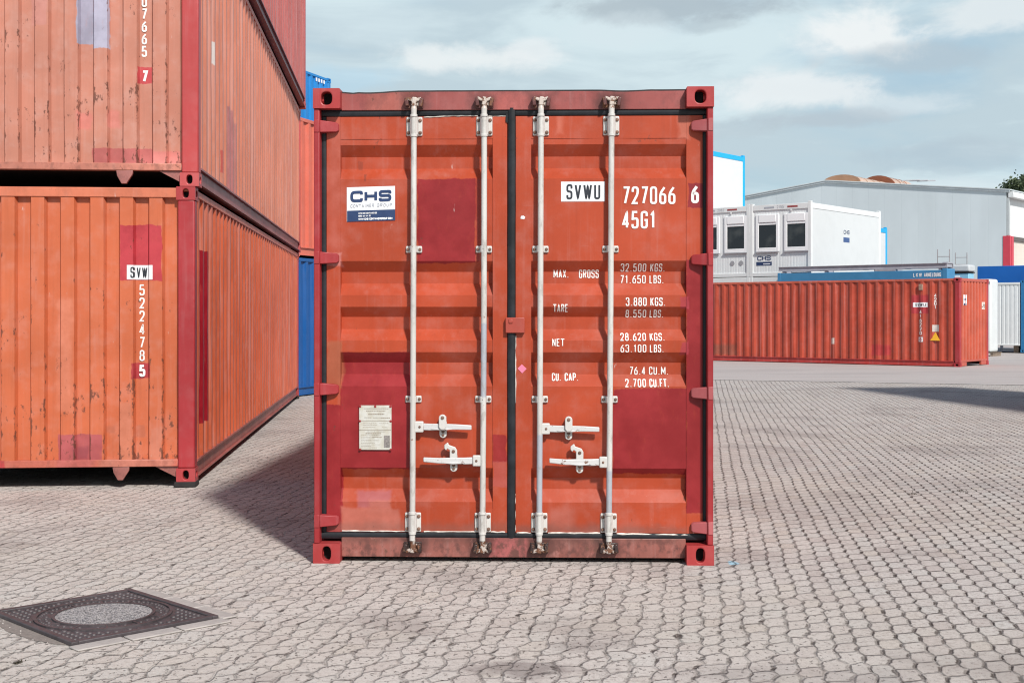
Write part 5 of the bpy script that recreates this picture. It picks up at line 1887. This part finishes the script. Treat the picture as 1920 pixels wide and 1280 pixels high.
HW, HE, HR, HL = 22.4, 8.70, 9.95, 30.0
M_clad = clad_material('hall_cladding', (0.57, 0.635, 0.665), 'x', 1.05, 0.15)
M_roof = plain('hall_roof', (0.58, 0.63, 0.65), 0.5, var=0.08, scale=2)
mb = MB()
mb.prism_y([(-HW, 0), (0, 0), (0, HE), (-HW / 2, HR), (-HW, HE)], 0, 0.2)
mb.build('gable_wall', M_clad, hall)
M_hwhite = clad_material('hall_white_cladding', (0.74, 0.75, 0.75), 'y', 2.0, 0.25)
MB().box(-0.2, -0.001, 0.201, HL, 6.1, HE - 0.02).build('side_wall', M_hwhite, hall)
MB().box(-0.2, -0.06, 0.201, HL, 0.0, 6.098).build('side_wall', clad_material('shutter_beige', (0.66, 0.60, 0.53), 'z', 0.22, 0.35), hall)
MB().box(-HW, -HW + 0.2, 0.201, HL, 0.0, HE - 0.02).build('side_wall', M_hwhite, hall)
mb = MB()
mb.prism_y([(-HW, 0), (0, 0), (0, HE), (-HW / 2, HR), (-HW, HE)], HL, HL + 0.2)
mb.build('gable_wall', M_clad, hall)
mb = MB()
sl = (HR - HE) / (HW / 2)
mb.prism_y([(0.25, HE - 0.25 * sl + 0.03), (0.25, HE - 0.25 * sl + 0.09), (-HW / 2, HR + 0.09), (-HW - 0.25, HE - 0.25 * sl + 0.09), (-HW - 0.25, HE - 0.25 * sl + 0.03), (-HW / 2, HR + 0.03)], -0.14, HL + 0.3)
mb.build('roof', M_roof, hall)
mb = MB()
mb.prism_y([(0.22, HE - 0.22 * sl - 0.08), (0.22, HE - 0.22 * sl + 0.02), (-HW / 2, HR + 0.02), (-HW - 0.22, HE - 0.22 * sl + 0.02), (-HW - 0.22, HE - 0.22 * sl - 0.08), (-HW / 2, HR - 0.08)], -0.10, -0.003)
mb.build('verge_trim', plain('verge_pale', (0.50, 0.55, 0.575), 0.5), hall)
MB().box(0.10, 0.42, 0.0, HL, HE - 0.42, HE - 0.08).build('gutter', plain('gutter_pale', (0.66, 0.68, 0.68), 0.5), hall, bevel=0.03)
MB().box(0.001, 0.16, 0.02, 0.24, 6.1, HE - 0.42).build('downpipe', plain('pipe_grey', (0.42, 0.45, 0.46), 0.4), hall, bevel=0.02)
M_hred = plain('hall_red', (0.56, 0.055, 0.085), 0.45, var=0.06, scale=3)
MB().box(-0.18, 0.24, -0.03, 0.20, 0, 6.08).build('corner_cladding', M_hred, hall, bevel=0.01)
MB().box(0.02, 0.26, 0.24, 0.55, 0, 6.06).build('corner_cladding', M_hred, hall, bevel=0.01)
MB().box(-0.05, 0.05, 0.56, HL - 1, 5.86, 6.085).build('shutter_housing', plain('shutter_dark', (0.12, 0.11, 0.105), 0.7), hall)


def barrel(parent, y0, y1, w, h, mat_top, mat_end, zb):
    k = 14
    arc = [(-HW / 2 + w / 2 * math.cos(math.pi * i / k), zb + h * math.sin(math.pi * i / k)) for i in range(k + 1)]
    r = MB().prism_y(arc, y0 + 0.06, y1).build('skylight', mat_top, parent)
    MB().prism_y([(-HW / 2 + (p[0] + HW / 2) * 1.05, zb + (p[1] - zb) * 1.06) for p in arc], y0 - 0.06, y0 + 0.058).build('skylight_end', mat_end, r)
    m2 = MB()
    yy = y0 + 1.2
    while yy < y1:
        a2 = [(-HW / 2 + (p[0] + HW / 2) * 1.02, zb + (p[1] - zb) * 1.03) for p in arc]
        m2.prism_y(a2, yy, yy + 0.07)
        yy += 1.2
    m2.build('skylight_ribs', mat_end, r)
    return r


M_skytop = plain('skylight_tan', (0.52, 0.38, 0.30), 0.45, var=0.1, scale=2)
M_skyend = plain('skylight_brown', (0.36, 0.20, 0.12), 0.5, var=0.15, scale=2)
M_skyend2 = plain('skylight_rust', (0.30, 0.10, 0.05), 0.5, var=0.15, scale=2)
barrel(hall, 2.2, 7.2, 2.5, 0.48, M_skytop, M_skyend, HR + 0.10)
s2 = barrel(hall, 7.9, 11.4, 2.5, 0.82, M_skytop, M_skyend2, HR + 0.16)
mb = MB()
for i in range(3):
    mb.tube([(-HW / 2 + 1.0 + i * 0.35, 9.6 + i * 0.5, HR + 0.75), (-HW / 2 + 1.9 + i * 0.35, 10.6 + i * 0.5, HR + 0.82)], 0.04, 6)
mb.tube([(-HW / 2 + 1.0, 9.6, HR + 0.25), (-HW / 2 + 1.7, 10.6, HR + 0.25)], 0.04, 6)
mb.tube([(-HW / 2 + 1.9, 10.6, HR + 0.42), (-HW / 2 + 2.6, 11.6, HR + 0.42)], 0.04, 6)
mb.build('skylight_hatch', M_steel_grey, hall)


# ------------------------------------------------------------------ tree behind the hall
def leaf_material():
    m, n, b = mat_base('leaves')
    oi = n.new('ShaderNodeTexCoord').outputs['Object']
    g = n.noise(oi, 1.1, 3)
    c = n.mix(n.step(g, 0.35, 0.65), (0.035, 0.055, 0.025), (0.085, 0.115, 0.050))
    n.put(b.inputs['Base Color'], c)
    b.inputs['Roughness'].default_value = 0.7
    return m


tree = thing('leafy_tree', 'dark green leafy tree rising behind the hall at the right edge', 'tree', (45.9, 115.0, 0))
rt = random.Random(5)
mb = MB()
mb.tube([(0, 0, 0), (0.1, 0, 4), (-0.1, 0.1, 8), (0.1, 0, 11)], [0.35, 0.28, 0.2, 0.1], 10)
for i in range(9):
    a = rt.uniform(0, 6.28)
    z = rt.uniform(6, 10.5)
    mb.tube([(0, 0, z), (math.cos(a) * 1.2, math.sin(a) * 1.2, z + 0.9), (math.cos(a) * 2.3, math.sin(a) * 2.3, z + 1.8)], [0.1, 0.06, 0.02], 6)
mb.build('trunk', plain('bark', (0.10, 0.075, 0.055), 0.9, var=0.3), tree)
V, F = [], []
cl = []
for i in range(120):
    d = Vector((rt.gauss(0, 1), rt.gauss(0, 1), rt.gauss(0, 1))).normalized()
    r = rt.uniform(0.45, 1.0)
    cl.append((Vector((d.x * 2.1 * r, d.y * 2.4 * r, 11.8 + d.z * 2.4 * r)), rt.uniform(0.35, 0.85)))
for c, r in cl:
    for k in range(int(150 * r)):
        d = Vector((rt.gauss(0, 1), rt.gauss(0, 1), rt.gauss(0, 0.8))) * r * 0.55
        p = c + d
        nrm = Vector((rt.gauss(0, 1), rt.gauss(0, 1), rt.gauss(0.4, 1))).normalized()
        a = nrm.orthogonal().normalized()
        b = nrm.cross(a)
        s = rt.uniform(0.10, 0.2)
        o = len(V)
        V += [p - a * s, p + b * s * 0.55, p + a * s, p - b * s * 0.55]
        F.append((o, o + 1, o + 2, o + 3))
sheet('crown', V, F, leaf_material(), tree, smooth=False)

# ------------------------------------------------------------------ manhole
MO = Vector((-2.046, 6.50))
mu = Vector((0.700, -0.714))
ang = math.atan2(mu.y, mu.x)
mh = thing('manhole_cover', 'square dark iron manhole cover with a round concrete centre set in the paving', 'manhole cover', (MO.x, MO.y, 0), ang)
M_iron = plain('cast_iron', (0.062, 0.051, 0.055), 0.58, metal=0.0, var=0.3, scale=25, bump=0.4, spec=0.5)
HX, HY = 0.445, 0.385
ZI = 0.012
mb = MB()
mb.box(-HX, HX, -HY, -HY + 0.035, 0.001, ZI + 0.010)
mb.box(-HX, HX, HY - 0.035, HY, 0.001, ZI + 0.010)
mb.box(-HX, -HX + 0.035, -HY + 0.035, HY - 0.035, 0.001, ZI + 0.010)
mb.box(HX - 0.035, HX, -HY + 0.035, HY - 0.035, 0.001, ZI + 0.010)
mb.build('frame_rim', M_iron, mh, bevel=0.004)
RC, RI = 0.335, 0.235
# plate with studs outside the ring
mb = MB().box(-HX + 0.035, HX - 0.035, -HY + 0.035, HY - 0.035, 0.001, ZI)


def stud(mb, x, y, z, r, h, seg=8):
    v = []
    for (rr, hh) in ((r, 0), (r * 0.8, h * 0.75), (r * 0.35, h)):
        v += [(x + rr * math.cos(2 * math.pi * k / seg), y + rr * math.sin(2 * math.pi * k / seg), z + hh) for k in range(seg)]
    f = []
    for i in range(2):
        for k in range(seg):
            f.append((i * seg + k, i * seg + (k + 1) % seg, (i + 1) * seg + (k + 1) % seg, (i + 1) * seg + k))
    f.append(tuple(range(2 * seg, 3 * seg)))
    mb.add(v, f)


sp_ = 0.040
i = 0
y = -HY + 0.053
while y < HY - 0.045:
    x = -HX + 0.053 + (sp_ / 2 if i % 2 else 0)
    while x < HX - 0.045:
        if (x / 1.04) ** 2 + (y / 0.97) ** 2 > (RC + 0.02) ** 2:
            stud(mb, x, y, ZI - 0.0005, 0.0150, 0.009)
        x += sp_
    y += sp_ * 0.866
    i += 1
mb.build('frame_plate', M_iron, mh)


def ring(mb, r0, r1, z0, z1, seg=72, a0=0.0, a1=2 * math.pi):
    full = abs(a1 - a0 - 2 * math.pi) < 1e-6
    k = seg if full else seg + 1
    V = []
    for i in range(k):
        t = a0 + (a1 - a0) * i / seg
        c, s = math.cos(t), math.sin(t)
        V += [(r0 * c, r0 * s, z0), (r1 * c, r1 * s, z0), (r1 * c, r1 * s, z1), (r0 * c, r0 * s, z1)]
    F = []
    for i in range(seg):
        j = (i + 1) % k
        F += [(4 * i + q, 4 * i + (q + 1) % 4, 4 * j + (q + 1) % 4, 4 * j + q) for q in range(4)]
    if not full:
        F += [(0, 1, 2, 3), tuple(4 * (k - 1) + q for q in range(4))]
    mb.add(V, F)


mb = MB()
ring(mb, RC - 0.016, RC, ZI - 0.001, ZI + 0.009)
ring(mb, RI, RI + 0.014, ZI - 0.001, ZI + 0.009)
for i in range(12):
    t = i * math.pi / 6 + 0.1
    M_ = Matrix.Rotation(t, 4, 'Z') @ Matrix.Translation(((RI + RC) / 2, 0, ZI + 0.003))
    mb.obox(M_, RC - RI - 0.02, 0.010, 0.008)
for i in range(64):
    t = 2 * math.pi * i / 64
    stud(mb, (RC - 0.032) * math.cos(t), (RC - 0.032) * math.sin(t), ZI - 0.0005, 0.0115, 0.009, 8)
for i in range(40):
    t = 2 * math.pi * i / 40 + 0.05
    if i % 5 not in (0,):
        stud(mb, (RI + 0.040) * math.cos(t), (RI + 0.040) * math.sin(t), ZI - 0.0005, 0.0120, 0.008, 8)
mb.build('cover_ring', M_iron, mh)


def concrete_material():
    m, n, b = mat_base('speckled_concrete')
    co = n.new('ShaderNodeTexCoord').outputs['Object']
    vo = n.new('ShaderNodeTexVoronoi')
    n.put(vo.inputs['Vector'], co)
    vo.inputs['Scale'].default_value = 170
    wv = n.sep(vo.outputs['Color'])
    c = n.mix(n.step(wv[0], 0.15, 0.85), (0.065, 0.065, 0.07), (0.42, 0.40, 0.385))
    c = n.mix(n.m('MULTIPLY', n.step(wv[1], 0.6, 1.0), 0.5), c, (0.34, 0.33, 0.36))
    n.put(b.inputs['Base Color'], c)
    b.inputs['Roughness'].default_value = 0.85
    n.put(b.inputs['Normal'], n.bump(wv[0], 0.4, 0.003))
    return m


V = [(0, 0, ZI + 0.008)]
for i in range(64):
    t = 2 * math.pi * i / 64
    V.append(((RI - 0.001) * math.cos(t), (RI - 0.001) * math.sin(t), ZI + 0.005))
F = [(0, i + 1, (i + 1) % 64 + 1) for i in range(64)]
sheet('concrete_disc', V, F, concrete_material(), mh)

# edging stones round the manhole
M_edge = plain('edging_concrete', (0.37, 0.34, 0.32), 0.9, var=0.12, scale=60, bump=0.4)
GE = 'edging stones round the manhole'


def edging(label, cx, cy, sx, sy):
    o = MB().box(-sx / 2, sx / 2, -sy / 2, sy / 2, 0.0005, 0.010).build('edging_stone', M_edge, None, bevel=0.005)
    Rm = Matrix.Rotation(ang, 4, 'Z')
    p = Rm @ Vector((cx, cy, 0))
    o.location = (MO.x + p.x, MO.y + p.y, 0)
    o.rotation_euler = (0, 0, ang)
    tag(o, label, 'edging stone', GE)


for i, lab in enumerate(('pale edging stone on the upper right rim of the manhole, farthest back', 'pale edging stone midway along the upper right rim of the manhole', 'pale edging stone at the right tip of the manhole, upper rim')):
    edging(lab, -HX + 0.155 + i * 0.305, HY + 0.052, 0.295, 0.088)
for i, lab in enumerate(('pale edging stone on the lower right rim of the manhole, nearest the camera', 'pale edging stone midway along the lower right rim of the manhole', 'pale edging stone on the lower right rim of the manhole, nearest the right tip')):
    edging(lab, HX + 0.055, -HY + 0.11 + i * 0.27, 0.092, 0.258)
edging('thin pale edging stone along the upper left rim of the manhole', -HX - 0.03, 0.0, 0.045, 0.72)
# dirt patch and pebbles in front
dm, dn, db = mat_base('dark_dirt')
co = dn.new('ShaderNodeTexCoord').outputs['Object']
dn.put(db.inputs['Base Color'], dn.mix(dn.noise(co, 55, 4, 0.7), (0.08, 0.065, 0.058), (0.34, 0.295, 0.265)))
db.inputs['Roughness'].default_value = 0.95
dn.put(db.inputs['Normal'], dn.bump(dn.noise(co, 70, 4, 0.7), 0.6, 0.006))
V, F = [], []
kd = 40
for i in range(kd + 1):
    x = -HX + 0.10 + (HX * 2 - 0.16) * i / kd
    w = 0.085 * math.sin(math.pi * i / kd) ** 0.6 + 0.02 * mnoise.noise(Vector((x * 9, 0, 1))) + 0.012 * mnoise.noise(Vector((x * 30, 0, 4)))
    V += [(x, -HY - 0.001, 0.004), (x, -HY - max(0.004, w), 0.002)]
for i in range(kd):
    F.append((2 * i, 2 * i + 1, 2 * i + 3, 2 * i + 2))
dirt = sheet('dirt', V, F, dm, None, flip=False)
dirt.location = (MO.x, MO.y, 0)
dirt.rotation_euler = (0, 0, ang)
dirt['kind'] = 'stuff'
dirt['label'] = 'strip of dark dirt along the lower left edge of the manhole'
dirt['category'] = 'dirt'
rp = random.Random(11)
mb = MB()
for i in range(16):
    x = rp.uniform(-HX + 0.05, HX - 0.15)
    y = -HY - 0.01 - abs(rp.gauss(0, 0.05))
    s = rp.uniform(0.002, 0.006)
    M_ = Matrix.Translation((x, y, s * 0.5)) @ Matrix.Rotation(rp.uniform(0, 3), 4, Vector((rp.random(), rp.random(), 1)).normalized())
    bm = bmesh.new()
    bmesh.ops.create_icosphere(bm, subdivisions=1, radius=s)
    vs = [M_ @ Vector((q.co.x * rp.uniform(0.8, 1.2), q.co.y, q.co.z * 0.7)) for q in bm.verts]
    fs = [tuple(q.index for q in fc_.verts) for fc_ in bm.faces]
    bm.free()
    mb.add(vs, fs)
peb = mb.build('gravel', plain('pebble', (0.50, 0.46, 0.43), 0.85, var=0.3, scale=80), None)
peb.location = (MO.x, MO.y, 0)
peb.rotation_euler = (0, 0, ang)
peb['kind'] = 'stuff'
peb['label'] = 'scattered pale pebbles along the lower left edge of the manhole'
peb['category'] = 'gravel'

# ------------------------------------------------------------------ weeds between the stones
M_weed = plain('weed_green', (0.055, 0.045, 0.03), 0.9, var=0.4, scale=40)


def gpt(px, py):
    d = 2430 * 1.515 / (py - 590)
    return ((px - 960) / 2430 * d, d)


weeds = [(1522, 768, 0.18, 'flat dark weed tuft in the paving between the large container and the line'), (1518, 738, 0.14, 'small weed tuft in the paving nearest the painted line'),
         (1444, 811, 0.14, 'thin weed tuft in the paving right of the large container'), (1800, 921, 0.12, 'dark weed tuft in the open paving at right'),
         (1712, 926, 0.08, 'tiny weed tuft in the paving left of another tuft at right'), (32, 1242, 0.03, 'tiny weed tuft on the paving below the manhole')]
for (px, py, s, lab) in weeds:
    x, y = gpt(px, py)
    V, F = [], []
    for k in range(26):
        a = rp.uniform(0, 6.28)
        r = abs(rp.gauss(0, s * 0.5))
        bx_, by_ = r * math.cos(a), r * math.sin(a) * 1.2
        h = rp.uniform(0.004, 0.014)
        l = rp.uniform(0.01, 0.04)
        t = rp.uniform(0, 6.28)
        o = len(V)
        w = 0.004
        V += [(bx_ - w * math.sin(t), by_ + w * math.cos(t), 0.001), (bx_ + w * math.sin(t), by_ - w * math.cos(t), 0.001),
              (bx_ + l * math.cos(t), by_ + l * math.sin(t), h)]
        F.append((o, o + 1, o + 2))
    o = sheet('weed_tuft', V, F, M_weed, None, smooth=False)
    o.location = (x, y, 0)
    tag(o, lab, 'weed', 'weeds between the paving stones')
